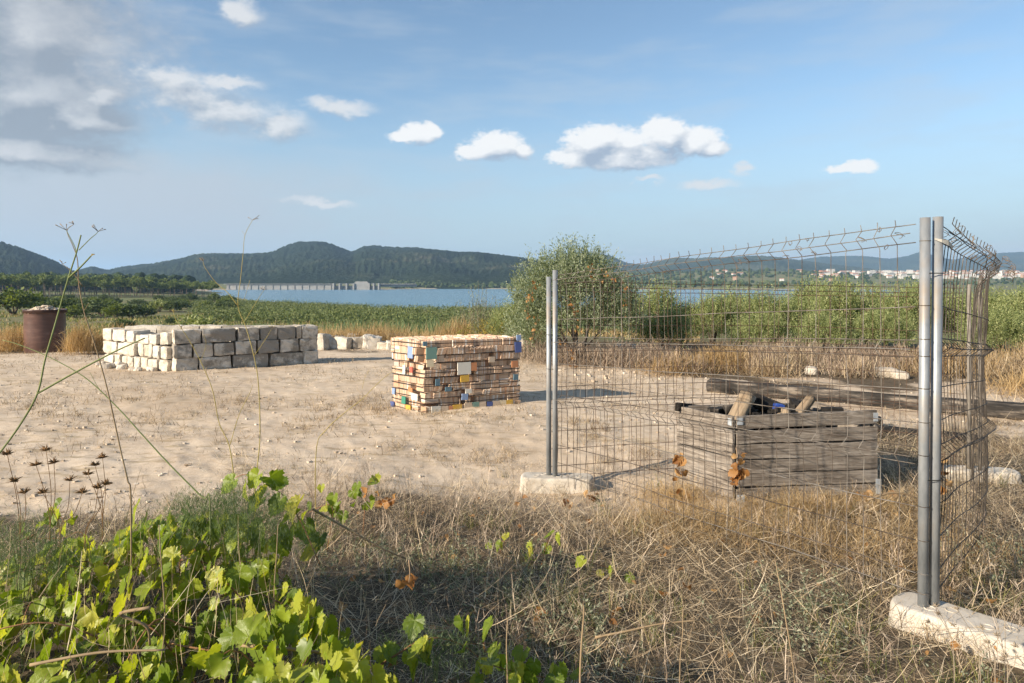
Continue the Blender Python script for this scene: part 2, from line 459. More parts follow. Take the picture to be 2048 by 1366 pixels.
def build_terrain():
    dense = np.arange(-47, 47.01, 0.25); side = np.arange(47 + 5, 360 - 47, 6.0)
    th = np.radians(np.concatenate([dense, side])); nc = len(th)
    r = [0.06]
    while r[-1] < 9000:
        q = r[-1]; r.append(q * (1.08 if q < 1.6 else 1.0115 if q < 26 else 1.022))
    r = np.array(r); nr = len(r)
    RR, TT = np.meshgrid(r, th, indexing='ij')
    x, y = RR * np.sin(TT), RR * np.cos(TT)
    z = ground(x, y)
    V = np.stack([x, y, z], axis=2).reshape(-1, 3)
    i = np.arange(nr - 1)[:, None] * nc; j = np.arange(nc)[None, :]; k = (j + 1) % nc
    F = np.stack([i + j, i + nc + j, i + nc + k, i + k], axis=2).reshape(-1, 4)[:, ::-1]
    me = mesh_data("ground", V, F, smooth=True)
    xx, yy = V[:, 0], V[:, 1]
    rr = np.hypot(xx, yy)
    sd = lake_sd(xx, yy)
    for nm, val in (('dirt', dirt_mask(xx, yy)), ('field', sst(24, 36, rr + 8 * (fbm(xx * .1, yy * .1, 3) - .5))),
                    ('shore', (1 - sst(4, 26, sd)) * sst(560, 760, rr) * sst(700, 850, yy) + 0.25 * (1 - sst(3, 9, sd)) * (rr < 600) * (rr > 150))):
        a = me.attributes.new(nm, 'FLOAT', 'POINT'); a.data.foreach_set('value', np.ascontiguousarray(np.clip(val, 0, 1), dtype=np.float32))
    tag(obj("ground", me, ground_material()), kind='structure')
build_terrain()

def build_lake():
    m, nt, b = new_mat("lake_water")
    p = world_pos(nt)
    b.inputs['Base Color'].default_value = (0.045, 0.125, 0.19, 1)
    b.inputs['Roughness'].default_value = 0.20
    b.inputs['IOR'].default_value = 1.33
    w = noise(nt, mapped(nt, p, (0.22, 0.6, 1)), 1.0, 5, 0.6); w2 = noise(nt, mapped(nt, p, (0.006, 0.03, 1)), 1.0, 4, 0.6)
    setc(nt, b.inputs['Base Color'], ramp(nt, w2, [(0.3, (0.07, 0.165, 0.235)), (0.7, (0.115, 0.225, 0.295))]))
    add_bump(nt, b, w, 0.9, 0.55)
    V = np.array([(-700, 180, LAKE_Z), (700, 180, LAKE_Z), (900, 1250, LAKE_Z), (-900, 1250, LAKE_Z)], float)
    tag(obj("lake", mesh_data("lake", V, np.array([[0, 1, 2, 3]])), m), kind='structure')
build_lake()

# ------------------------------------------------------------------ hills
def hill_material(name, stops, tree=0.07, bump=0.9):
    m, nt, b = new_mat(name)
    p = world_pos(nt)
    n1 = noise(nt, p, 0.004, 7, 0.62); n2 = noise(nt, p, tree, 3, 0.6)
    setc(nt, b.inputs['Base Color'], ramp(nt, n1 * 0.75 + n2 * 0.25, stops))
    b.inputs['Roughness'].default_value = 1.0; b.inputs['Specular IOR Level'].default_value = 0.0
    add_bump(nt, b, n2, bump, 9.0)
    return m
def build_hills(name, prof, D, mat, depth=0.32, rough=0.3, step=3, seed=1, tree=6.0):
    prof = np.array(prof, float)
    px = np.arange(prof[0, 0], prof[-1, 0] + 1, step)
    py = np.interp(px, prof[:, 0], prof[:, 1])
    ker = np.array([1, 2, 3, 2, 1]) / 9.0
    py = np.convolve(np.pad(py, 2, mode='edge'), ker, 'valid')
    t = np.linspace(0, 1.5, 60)
    A = (px - 1024) / F_PX
    u = A[None, :]; tt = t[:, None]
    dist = D * (1 - depth + depth * tt)
    zr = (CAM_Z + (HOR - py) / F_PX * D)[None, :] + 12.0
    x, y = u * dist, dist + 0 * u
    s = np.where(tt <= 1, np.sin(np.clip(tt, 0, 1) * math.pi / 2) ** 1.35, 1 - ((tt - 1) / 0.5) ** 2 * 0.9)
    n = fbm(x * 0.0042 * 2500 / D + seed, y * 0.0016 * 2500 / D, 5, seed, 0.55) - 0.5
    win = np.clip(np.sin(np.clip(tt, 0, 1) * math.pi), 0, 1)
    z = -12 + zr * (s + n * rough * 2.2 * win * (tt <= 1))
    z = z + (np.random.default_rng(seed).random(z.shape) - 0.35) * tree * (tt > 0.25)
    V = np.stack([x, y, z], axis=2).reshape(-1, 3)
    nc = len(px); i = np.arange(len(t) - 1)[:, None] * nc; j = np.arange(nc - 1)[None, :]
    F = np.stack([i + j, i + j + 1, i + nc + j + 1, i + nc + j], axis=2).reshape(-1, 4)
    tag(obj(name, mesh_data(name, V, F, smooth=True), mat), kind='structure')
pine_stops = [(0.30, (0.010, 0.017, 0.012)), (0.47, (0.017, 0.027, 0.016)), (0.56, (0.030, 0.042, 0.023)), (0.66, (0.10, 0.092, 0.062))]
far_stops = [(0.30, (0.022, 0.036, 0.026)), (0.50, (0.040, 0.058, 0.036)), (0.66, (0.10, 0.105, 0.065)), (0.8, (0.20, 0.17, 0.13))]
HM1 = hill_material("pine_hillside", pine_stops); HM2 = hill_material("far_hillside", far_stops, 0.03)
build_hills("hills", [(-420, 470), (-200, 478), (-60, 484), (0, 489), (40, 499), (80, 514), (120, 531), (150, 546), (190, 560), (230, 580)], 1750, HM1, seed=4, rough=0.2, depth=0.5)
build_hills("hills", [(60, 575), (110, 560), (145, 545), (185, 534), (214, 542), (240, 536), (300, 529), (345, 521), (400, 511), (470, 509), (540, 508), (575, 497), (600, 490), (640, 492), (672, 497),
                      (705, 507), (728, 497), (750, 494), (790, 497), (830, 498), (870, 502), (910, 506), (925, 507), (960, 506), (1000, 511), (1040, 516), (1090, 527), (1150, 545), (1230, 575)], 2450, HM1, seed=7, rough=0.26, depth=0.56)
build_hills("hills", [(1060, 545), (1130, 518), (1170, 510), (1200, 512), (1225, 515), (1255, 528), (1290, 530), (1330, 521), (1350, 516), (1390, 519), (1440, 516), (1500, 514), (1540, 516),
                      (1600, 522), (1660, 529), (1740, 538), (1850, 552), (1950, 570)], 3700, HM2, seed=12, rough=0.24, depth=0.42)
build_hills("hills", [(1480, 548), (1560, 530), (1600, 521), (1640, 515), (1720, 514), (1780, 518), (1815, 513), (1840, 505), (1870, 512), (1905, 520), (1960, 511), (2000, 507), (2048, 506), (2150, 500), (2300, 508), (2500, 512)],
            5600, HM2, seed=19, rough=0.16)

# ------------------------------------------------------------------ dam on the far shore
concrete_far = noisy_mat("dam_concrete", [(0.3, (0.21, 0.21, 0.21)), (0.7, (0.30, 0.30, 0.29))], scale=0.15, rough=0.9, bump=0, use='World')
def build_dam():
    D = 1000.0
    def X_(px): return (px - 1024) / F_PX * D
    t = thing("dam", "long pale concrete dam with gated spillway across the far end of the lake", "dam", (X_(620), D, LAKE_Z))
    def part(name, x0, x1, z0, z1, y0=0.0, y1=6.0, par=None):
        V, F = box(((x0 + x1) / 2 - t.location.x, (y0 + y1) / 2, (z0 + z1) / 2), (x1 - x0, y1 - y0, z1 - z0))
        return obj(name, mesh_data(name, V, F), concrete_far, par or t)
    part("dam_wall", X_(452), X_(668), -1.0, 7.9, 1.5, 7)
    crest = part("crest_road", X_(447), X_(832), 7.9, 8.6, -0.6, 8)
    part("dam_wall", X_(759), X_(832), 4.0, 7.9, 4, 8)
    for k in range(15):
        x = X_(457 + k * 14.6); part("buttress", x - 0.35, x + 0.35, -1, 7.9, 0.7, 1.5)
    for x in (668, 680, 694, 708, 739, 748, 758):
        part("spillway_pier", X_(x) - 1.1, X_(x) + 1.1, -1, 9.2, -4, 6)
    for a, c in ((668, 680), (680, 694), (694, 708), (739, 748), (748, 758)):
        part("spillway_gate", X_(a) + 1.1, X_(c) - 1.1, -1, 5.6, 0.5, 3)
    gh = part("gatehouse", X_(708) + 1.1, X_(739) - 1.1, -1, 10.6, -2, 6)
    part("gatehouse_roof", X_(711), X_(735), 10.6, 12.0, -1, 5, gh)
    for k in range(17):
        x = X_(460 + k * 22); part("parapet_post", x - 0.15, x + 0.15, 8.6, 9.6, -0.4, 0.0, crest)
build_dam()

# ------------------------------------------------------------------ town and houses across the lake
plaster = [noisy_mat(n, [(0.3, a), (0.7, c)], scale=0.2, bump=0, use='World') for n, a, c in
           (("white_plaster", (0.42, 0.41, 0.39), (0.58, 0.565, 0.54)), ("cream_plaster", (0.36, 0.31, 0.25), (0.46, 0.41, 0.34)), ("ochre_plaster", (0.36, 0.24, 0.17), (0.42, 0.30, 0.22)))]
roof_tile = noisy_mat("terracotta_roof", [(0.3, (0.34, 0.15, 0.09)), (0.7, (0.45, 0.24, 0.16))], scale=0.3, bump=0, use='World')
dark_glass = noisy_mat("far_window", [(0.3, (0.05, 0.06, 0.07)), (0.7, (0.09, 0.10, 0.11))], scale=1, bump=0, rough=0.3)
def house_mesh(name, w, d, h, gable, mat):
    V, F = box((0, 0, h / 2), (w, d, h))
    Fs = [F]; n = len(V)
    g = 2.2 if gable else 0.5
    e = 0.4
    RV = np.array([(-w / 2 - e, -d / 2 - e, h), (w / 2 + e, -d / 2 - e, h), (w / 2 + e, d / 2 + e, h), (-w / 2 - e, d / 2 + e, h)] +
                  ([(-w / 2 - e, 0, h + g), (w / 2 + e, 0, h + g)] if gable else [(-w / 2 - e, -d / 2 - e, h + g), (w / 2 + e, -d / 2 - e, h + g), (w / 2 + e, d / 2 + e, h + g), (-w / 2 - e, d / 2 + e, h + g)]))
    if gable: RF = [np.array([[0, 1, 5, 4], [2, 3, 4, 5]]), np.array([[1, 2, 5], [3, 0, 4]])]
    else: RF = [np.array([[0, 1, 5, 4], [1, 2, 6, 5], [2, 3, 7, 6], [3, 0, 4, 7], [4, 5, 6, 7]])]
    WV, WF = [], []
    nfl = max(1, int(h / 3))
    for fl in range(nfl):
        for k in range(max(1, int(w / 3.2))):
            cx = -w / 2 + (k + 0.5) * w / max(1, int(w / 3.2))
            WV.append(np.array([(cx - .55, -d / 2 - .06, fl * 3 + 1), (cx + .55, -d / 2 - .06, fl * 3 + 1), (cx + .55, -d / 2 - .06, fl * 3 + 2.3), (cx - .55, -d / 2 - .06, fl * 3 + 2.3)]))
            WF.append(np.arange(4) + 4 * len(WF))
    WV = np.concatenate(WV); WF = np.array(WF)
    m2 = n + len(RV)
    me = mesh_data(name, np.concatenate([V, RV, WV]), [F] + [f + n for f in RF] + [WF + m2])
    for mm in (mat, roof_tile if gable else mat, dark_glass): me.materials.append(mm)
    idx = [0] * len(F) + [1] * sum(len(f) for f in RF) + [2] * len(WF)
    me.polygons.foreach_set("material_index", np.array(idx, dtype=np.int32))
    return me
def build_town():
    rng = np.random.default_rng(5)
    kinds = [house_mesh("house", w, d, h, g, plaster[m]) for w, d, h, g, m in
             ((11, 9, 6, True, 0), (14, 10, 9, False, 0), (10, 9, 6, True, 1), (18, 11, 12, False, 0), (12, 9, 9, True, 2), (30, 16, 9, False, 0), (16, 11, 9, True, 0))]
    def put(px, D, k, s, label, group):
        x = (px - 1024) / F_PX * D
        o = obj("house", kinds[k], None, None, (x, D, gz(x, D) - 0.6), (0, 0, rng.uniform(-0.5, 0.5)), (s, s, s))
        tag(o, label, "house", group)
    for i in range(200):
        px = 1640 + 450 * rng.random() ** 0.85; D = rng.uniform(1500, 2250)
        put(px, D, rng.choice(7, p=[.2, .24, .1, .16, .06, .08, .16]), rng.uniform(0.6, 1.0), "pale building packed in the white town beyond the lake", "buildings of the town across the lake")
    for i in range(30):
        px = rng.uniform(1410, 1700); D = rng.uniform(1350, 2250) if px > 1480 else rng.uniform(1400, 2000)
        put(px, D, rng.choice([0, 2, 6, 4]), rng.uniform(0.55, .8), "small villa among dark trees on the slope beyond the lake", "villas on the wooded slope")
build_town()

# ------------------------------------------------------------------ far woodland
def ico_blob(rng, n=1):
    bm = bmesh.new(); bmesh.ops.create_icosphere(bm, subdivisions=n, radius=1.0)
    V = np.array([v.co[:] for v in bm.verts]); F = np.array([[v.index for v in f.verts] for f in bm.faces]); bm.free()
    return V * (0.75 + 0.5 * rng.random((len(V), 1))), F
crown_stops = [(0.0, (0.022, 0.036, 0.016)), (0.5, (0.042, 0.064, 0.025)), (1.0, (0.085, 0.105, 0.042))]
far_leaf = leaf_mat("far_crown", crown_stops, 0.1, rough=0.9, gloss=0.05)
def scatter_blobs(name, pts, size, label, cat='woodland'):
    rng = np.random.default_rng(len(pts)); proto = [ico_blob(rng, 2) for _ in range(5)]
    P = []
    for (x, y, z), s in zip(pts, size):
        V, F = proto[rng.integers(5)]
        a = rng.uniform(0, 6.3)
        P.append((V @ rotz(a).T * np.array([s, s, s * rng.uniform(0.8, 1.15)]) + np.array([x, y, z + s * 0.55]), F, rng.random()))
    V, F, rn = merge(P)
    tag(obj(name, mesh_data(name, V, F, rn, smooth=False), far_leaf), label, cat, kind='stuff')
def build_far_woods():
    rng = np.random.default_rng(11); pts, sz = [], []
    def area(n, px0, px1, D0, D1, s0, s1, keep=None):
        px = rng.uniform(px0, px1, n); D = rng.uniform(D0, D1, n); x = (px - 1024) / F_PX * D
        z = ground(x, D, False); sd = lake_sd(x, D)
        cl = fbm(x * 0.012, D * 0.012, 3, 40)
        ok = (sd > 14) & (cl > 0.42 if keep is None else cl > keep)
        s = rng.uniform(s0, s1, n)
        for a, b_, c, d in zip(x[ok], D[ok], z[ok], s[ok]): pts.append((a, b_, c)); sz.append(d)
    area(750, 780, 1120, 1080, 1420, 2.2, 4.6, 0.3)
    area(900, 1120, 1750, 1060, 1700, 2.0, 4.4, 0.40)
    area(500, 1250, 1760, 1500, 2300, 3.0, 5.2, 0.36)
    area(300, 1750, 2250, 1100, 1500, 2.0, 3.6, 0.52)
    area(260, 1650, 2250, 1500, 2300, 2.2, 3.8, 0.5)
    scatter_blobs("far_woodland", pts, sz, "dark scrub and pine woods along the far shore of the lake")
    pts, sz = [], []
    px = rng.uniform(-120, 430, 420); D = rng.uniform(540, 760, 420); x = (px - 1024) / F_PX * D
    ok = lake_sd(x, D) > 25; z = ground(x, D, False)
    for a, b_, c in zip(x[ok], D[ok], z[ok]):
        for k in range(2): pts.append((a, b_, c + 3 + 5 * k)); sz.append(rng.uniform(3.5, 5.5))
    scatter_blobs("far_woodland", pts, sz, "dark wood rising behind the pine trees on the left")
build_far_woods()
# ------------------------------------------------------------------ stone shapes
def cube_grid(n):
    V, F, idx = [], [], {}
    def vid(p):
        k = tuple(np.round(p, 5))
        if k not in idx: idx[k] = len(V); V.append(p)
        return idx[k]
    g = np.linspace(-1, 1, n + 1)
    for ax in range(3):
        for s in (-1, 1):
            for i in range(n):
                for j in range(n):
                    q = []
                    for a, b_ in ((i, j), (i + 1, j), (i + 1, j + 1), (i, j + 1)):
                        p = [0, 0, 0]; p[ax] = s; p[(ax + 1) % 3] = g[a]; p[(ax + 2) % 3] = g[b_]
                        q.append(vid(tuple(p)))
                    F.append(q if s > 0 else q[::-1])
    return np.array(V, float), np.array(F)
CG4, CG6 = cube_grid(4), cube_grid(6)
def stone_geo(dim, rng, power=7, amp=0.05, grid=CG4):
    V, F = grid
    nrm = (np.abs(V) ** power).sum(1) ** (1 / power)
    Q = V / nrm[:, None]
    s = rng.uniform(0, 50, 3)
    f = 1.6
    n = np.stack([fbm(V[:, a] * f + s[0] + V[:, c] * 0.7, V[:, b_] * f + s[1] + V[:, c] * 0.9, 3, 3 + a) - 0.5 for a, b_, c in ((0, 1, 2), (1, 2, 0), (2, 0, 1))], axis=1)
    sh = np.array([[1 + rng.uniform(-.05, .05), rng.uniform(-.06, .06), 0], [rng.uniform(-.06, .06), 1, 0], [rng.uniform(-.05, .05), rng.uniform(-.05, .05), 1]])
    Q = Q @ sh.T
    d = np.array(dim) / 2
    return Q * d + n * amp * 2 * d.min() / 0.15 * 0.15 * 2, F

def limestone_material(name, stops, dark=0.5, bump=0.6):
    m, nt, b = new_mat(name)
    v = coords(nt); r = obj_rnd(nt)
    off = nt.nodes.new('ShaderNodeVectorMath'); off.operation = 'ADD'
    cx = nt.nodes.new('ShaderNodeCombineXYZ')
    for k in range(3): nt.links.new((r * (37.0 + 11 * k)).s, cx.inputs[k])
    nt.links.new(v.s, off.inputs[0]); nt.links.new(cx.outputs[0], off.inputs[1]); v = X(nt, off.outputs[0])
    n1 = noise(nt, v, 3.2, 8, 0.65); n2 = noise(nt, v, 1.7, 7, 0.7); n3 = noise(nt, v, 26, 5, 0.65)
    c = ramp(nt, n1 * 0.7 + n3 * 0.3 + (r - 0.5) * 0.16, stops)
    c = mix_col(nt, (n2 + (r - 0.5) * 0.2).step(0.45, 0.57) * dark, c, (0.13, 0.115, 0.095))
    setc(nt, b.inputs['Base Color'], c)
    b.inputs['Roughness'].default_value = 0.95; b.inputs['Specular IOR Level'].default_value = 0.15
    add_bump(nt, b, n1 * 0.5 + n3 * 0.5, bump, 0.05)
    return m
lime = [(0.30, (0.34, 0.285, 0.22)), (0.46, (0.53, 0.47, 0.385)), (0.60, (0.67, 0.61, 0.525)), (0.75, (0.75, 0.705, 0.63))]
stone_mat = limestone_material("limestone", lime, 0.72)
stone_pale = limestone_material("pale_limestone", lime, 0.22)

# ------------------------------------------------------------------ squared stone enclosure
def build_enclosure():
    rng = np.random.default_rng(31)
    P0 = np.array([-7.55, 15.25]); u = np.array([math.cos(R(35)), math.sin(R(35))]); v = np.array([-u[1], u[0]])
    v = np.array([math.cos(R(147)), math.sin(R(147))])
    Lu, Lv = 3.28, 3.15
    g0 = gz(*P0) - 0.05
    t = thing("stone_enclosure", "square low enclosure of dry-stacked pale limestone blocks on the bare earth", "stone wall", (P0[0], P0[1], g0))
    def stone(c, dirv, l, w, h, z, pale, amp=0.085, pw=30, label=None):
        V, F = stone_geo((l, w, h), rng, pw, amp, CG6)
        o = obj("stone", mesh_data("stone", V, F, smooth=False), stone_pale if pale else stone_mat, t)
        o.location = (c[0] - P0[0], c[1] - P0[1], z + h / 2); o.rotation_euler = (0, 0, math.atan2(dirv[1], dirv[0]) + rng.uniform(-.03, .03))
        return o
    hs = [0.325, 0.315, 0.315]
    W = 0.46
    front = [[0.50, 0.73, 0.80, 0.82, 0.36], [0.36, 0.42, 0.44, 0.50, 0.53, 0.44, 0.46], [0.57, 0.75, 0.52, 0.40, 0.46, 0.14, 0.40]]
    n = np.array([u[1], -u[0]])
    z = 0.02
    for li, row in enumerate(front):
        s = Lu / sum(row); x = 0.0
        for ln in row:
            l = ln * s
            c = P0 + u * (x + l / 2) - n * (W / 2 + rng.uniform(-.025, .025))
            o = stone(c, u, l - rng.uniform(.012, .03), W, hs[li] - rng.uniform(0.006, .022), z, False)
            x += l
        z += hs[li]
    nl = np.array([-v[1], v[0]]) ; nl = nl if nl[1] < 0 else -nl
    # left face: small irregular pale stones, a gap low at the top
    z = -0.03
    left = [[.30, .24, .22, .3, .26, .36, .26, .30, .26, .30], [.26, .32, .20, .26, .3, .22, .36, .34, .28, .40], [.22, .30, .26, .24, .30, .42, .34]]
    for li, row in enumerate(left):
        s = (Lv - W * 0.75) / sum(row); x = W * 0.75
        for k, ln in enumerate(row):
            l = ln * s
            top = li == 2 and k in (2, 3)
            hh = hs[li] - (0.10 if top else 0) - rng.uniform(0, .04)
            if li == 2 and k == 1: hh -= 0.05
            c = P0 + v * (x + l / 2) - nl * (W / 2 + rng.uniform(-.045, .045))
            stone(c, v, l - rng.uniform(0, .02), W * rng.uniform(.85, 1.05), hh, z, True, 0.10, 14)
            x += l
        z += hs[li]
    Q = P0 + u * (Lu - .15); S = P0 + v * (Lv - .15)
    dv = (Q - S) / np.linalg.norm(Q - S); L = np.linalg.norm(Q - S); z = 0.02
    for li in range(3):
        x = 0.3 if li < 2 else .5
        while x < L - .45:
            l = min(rng.uniform(.4, .8), L - .2 - x)
            c = S + dv * (x + l / 2) + np.array([-dv[1], dv[0]]) * .12
            stone(c, dv, l - .015, W * .9, hs[li] - .012, z, li < 2 or rng.random() < .5)
            x += l
        z += hs[li]
    # rubble fallen along the foot of the left face
    for k in range(16):
        q = rng.uniform(.3, Lv); c = P0 + v * q + nl * rng.uniform(.1, .45)
        d = rng.uniform(.08, .2)
        V, F = stone_geo((d * 1.3, d, d * .7), rng, 4, 0.06)
        o = obj("stone", mesh_data("stone", V, F), stone_pale, t)
        o.location = (c[0] - P0[0], c[1] - P0[1], gz(*c) - g0 + d * .2); o.rotation_euler = tuple(rng.uniform(-.4, .4, 2)) + (rng.uniform(0, 6),)
build_enclosure()

# ------------------------------------------------------------------ loose limestone blocks
def build_blocks():
    rng = np.random.default_rng(8)
    # photo x, base y, width px, height px, label
    spec = [(654, 698, 34, 30, "pale block standing on end, leftmost of the loose stones past the enclosure"),
            (668, 691, 20, 22, "small stone half hidden behind the leftmost loose block"),
            (664, 697, 30, 22, "squat block, second in the row of loose stones"),
            (682, 690, 24, 22, "dark topped stone at the back of the loose row"),
            (690, 697, 36, 24, "broad low block in the middle of the loose stone row"),
            (705, 690, 24, 26, "upright block behind the broad low stone"),
            (722, 696, 38, 24, "weathered block right of the broad low stone"),
            (745, 698, 36, 26, "block with one shaded face right of the row's middle"),
            (752, 690, 28, 24, "stone at the back behind the shaded block"),
            (770, 699, 24, 15, "low flat stone near the right end of the loose row"),
            (786, 700, 26, 17, "low stone lying just left of the tile stack"),
            (787, 686, 26, 24, "grey cube-shaped block above the low stone by the tile stack"),
            (1040, 716, 22, 46, "tall pale block mostly hidden behind the right edge of the tile stack"),
            (1256, 720, 44, 26, "grey boulder under the olive tree behind the fence")]
    spec[2] = (664 + 0, 697, 30, 22, spec[2][4])
    xs = [640, 658, 664, 684, 690, 706, 722, 744, 752, 770, 786, 787, 1040, 1256]
    for (px, py, w, h, lab), x0 in zip(spec, xs):
        x, y, _ = px_ground(x0, py, -0.34)
        W, H = w / F_PX * y, h / F_PX * y * 1.05
        V, F = stone_geo((W, W * rng.uniform(.8, 1.2), H), rng, 14, 0.12, CG6)
        o = obj("limestone_block", mesh_data("limestone_block", V, F), stone_mat if 'grey' in lab or 'dark' in lab or 'weathered' in lab else stone_pale)
        o.location = (x, y, gz(x, y) + H * 0.45); o.rotation_euler = (rng.uniform(-.12, .12), rng.uniform(-.12, .12), rng.uniform(-.6, .6))
        tag(o, lab, "stone", "loose limestone blocks")
    for px, py, w, h, lab in ((1622, 748, 24, 15, "pale stone on the dirt edge left of the two fence posts"), (1770, 752, 46, 18, "flat crumbled stone beside the long beam's far side"),
                              (1800, 757, 30, 14, "small tan stone right of the flat crumbled stone")):
        x, y, _ = px_ground(px, py, -0.2)
        W, H = w / F_PX * y, h / F_PX * y
        V, F = stone_geo((W, W, H * 1.3), rng, 3.5, 0.07, CG6)
        o = obj("limestone_block", mesh_data("limestone_block", V, F), stone_pale)
        o.location = (x, y, gz(x, y) + H * 0.4); o.rotation_euler = (0, 0, rng.uniform(0, 3))
        tag(o, lab, "stone", "loose limestone blocks")
build_blocks()

# ------------------------------------------------------------------ tile stack bound with straps
def build_tile_stack():
    rng = np.random.default_rng(77)
    C = np.array([-1.31, 10.15]); a = R(25)
    u = np.array([math.cos(a), math.sin(a)]); v = np.array([-u[1], u[0]])
    Lu, Lv, H = 1.56, .78, 1.10
    SH = np.array([[1, -.34, 0], [0, .94, 0], [0, 0, 1]])
    g0 = gz(C[0] + .3, C[1] + .5) - 0.03
    t = thing("tile_stack", "strapped stack of salvaged clay tiles on edge with a few blue, white and yellow ones", "tile stack", (C[0], C[1], g0), a)
    m, nt, b = new_mat("fired_clay")
    r = attr(nt); ob = obj_rnd(nt)
    n1 = noise(nt, coords(nt), 30, 5, 0.65)
    c = ramp(nt, r, [(0.0, (0.42, 0.26, 0.16)), (0.18, (0.50, 0.34, 0.225)), (0.4, (0.57, 0.41, 0.285)), (0.58, (0.63, 0.49, 0.36)), (0.72, (0.50, 0.27, 0.16)), (0.78, (0.30, 0.23, 0.18)), (0.86, (0.66, 0.60, 0.52)), (0.93, (0.72, 0.69, 0.64)), (1.0, (0.40, 0.22, 0.14))])
    c = mix_col(nt, n1.step(0.55, 0.75) * 0.35, c, (0.34, 0.26, 0.19))
    setc(nt, b.inputs['Base Color'], c); b.inputs['Roughness'].default_value = 0.85
    add_bump(nt, b, n1, 0.4, 0.01)
    clay = m
    def glaze(name, col):
        mm, n2, bb = new_mat(name)
        q = noise(n2, coords(n2), 14, 5, 0.6)
        setc(n2, bb.inputs['Base Color'], mix_col(n2, q.step(0.5, 0.8) * 0.35, col, tuple(0.5 * k + 0.18 for k in col)))
        bb.inputs['Roughness'].default_value = 0.45
        return mm
    G = {k: glaze("glazed_" + k, c_) for k, c_ in dict(blue=(0.06, 0.09, 0.24), sky=(0.20, 0.28, 0.44), teal=(0.14, 0.25, 0.21), green=(0.04, 0.20, 0.14), yellow=(0.52, 0.32, 0.05), white=(0.54, 0.52, 0.46),
                                                       slate=(0.075, 0.14, 0.18), red=(0.42, 0.09, 0.06), sand=(0.48, 0.38, 0.28), cream=(0.58, 0.49, 0.33), rust=(0.42, 0.18, 0.08)).items()}
    nl = 10; lh = H / nl
    offs = [0.02, -0.005, 0.015, -0.015, -0.02, 0.0, -0.03, 0.02, 0.035, 0.01]
    # tiles whose face shows: face, along (m), z, width, height, colour, tilt
    faces = []
    def f_zoom(x0, x1, y0, y1, c_, side='f'):
        if side == 'f':
            s0, s1 = (x0 - 595) / 1275 * Lu, (x1 - 595) / 1275 * Lu
            top, bot = 215 - 10 * (x0 - 600) / 1270, 1238 - 125 * (x0 - 600) / 1270
        else:
            s0, s1 = (600 - x1) / 395 * Lv, (600 - x0) / 395 * Lv
            top, bot = 215 + 25 * (600 - x0) / 395, 1238 - 85 * (600 - x0) / 395
        z1, z0 = H * (1 - (y0 - top) / (bot - top)), H * (1 - (y1 - top) / (bot - top))
        faces.append((side, (s0 + s1) / 2, (z0 + z1) / 2, abs(s1 - s0), z1 - z0, c_))
    for q in ((600, 735, 310, 475, 'teal'), (605, 695, 480, 580, 'cream'), (1005, 1180, 525, 690, 'white'), (1045, 1155, 700, 790, 'yellow'), (720, 775, 745, 840, 'slate'), (845, 925, 855, 920, 'slate'),
              (1110, 1190, 885, 945, 'white'), (1060, 1140, 950, 1035, 'sky'), (945, 1060, 1100, 1210, 'yellow'), (1095, 1195, 1075, 1170, 'sand'), (1200, 1290, 1062, 1160, 'teal'), (1297, 1385, 1058, 1150, 'sand'),
              (1400, 1475, 1055, 1140, 'blue'), (1480, 1575, 1045, 1135, 'sand'), (1582, 1663, 1035, 1125, 'cream'), (1667, 1758, 1028, 1125, 'yellow'), (1790, 1880, 265, 405, 'blue'), (1815, 1875, 175, 250, 'sky'),
              (1745, 1830, 515, 600, 'rust'), (1770, 1835, 690, 765, 'slate'), (665, 785, 1125, 1220, 'white'), (792, 883, 1120, 1210, 'sand'), (890, 940, 1115, 1200, 'rust'), (1185, 1260, 530, 640, 'rust'),
              (560, 610, 225, 290, 'slate'), (1425, 1505, 455, 530, 'sand')):
        f_zoom(*q)
    for q in ((435, 500, 320, 475, 'sky'), (460, 495, 590, 670, 'red'), (370, 402, 575, 700, 'white'), (355, 405, 995, 1090, 'green'), (410, 470, 1105, 1205, 'yellow'), (207, 255, 1065, 1160, 'blue'), (230, 265, 890, 970, 'sky'),
              (480, 560, 945, 1035, 'white'), (440, 495, 870, 925, 'rust')):
        f_zoom(*q, side='l')
    for side, s, z, w, h, c_ in faces:
        V, F = box((0, 0, 0), (w, 0.014, h))
        rot = Matrix.Rotation(rng.uniform(-.03, .03), 3, 'X') @ Matrix.Rotation(rng.uniform(-.06, .06), 3, 'Y')
        if side == 'l': rot = Matrix.Rotation(-math.pi / 2, 3, 'Z') @ rot
        V = V @ np.array(rot).T + np.array((s, -0.044, z) if side == 'f' else (-0.044, s, z))
        obj("tile", mesh_data("tile", V @ SH.T, F), G[c_], t)
    def covered(side, s, z):
        return any(f[0] == side and abs(f[1] - s) < f[3] / 2 and abs(f[2] - z) < f[4] / 2 + .03 for f in faces)
    P, singles = [], []
    tile_proto = mesh_data("tile", BOXV, BOXF, rnd=np.full(8, 0.5))
    def add(c_, d, M, rnd, big):
        V, F = box(c_, d, M)
        (singles if big else P).append((V, F, rnd))
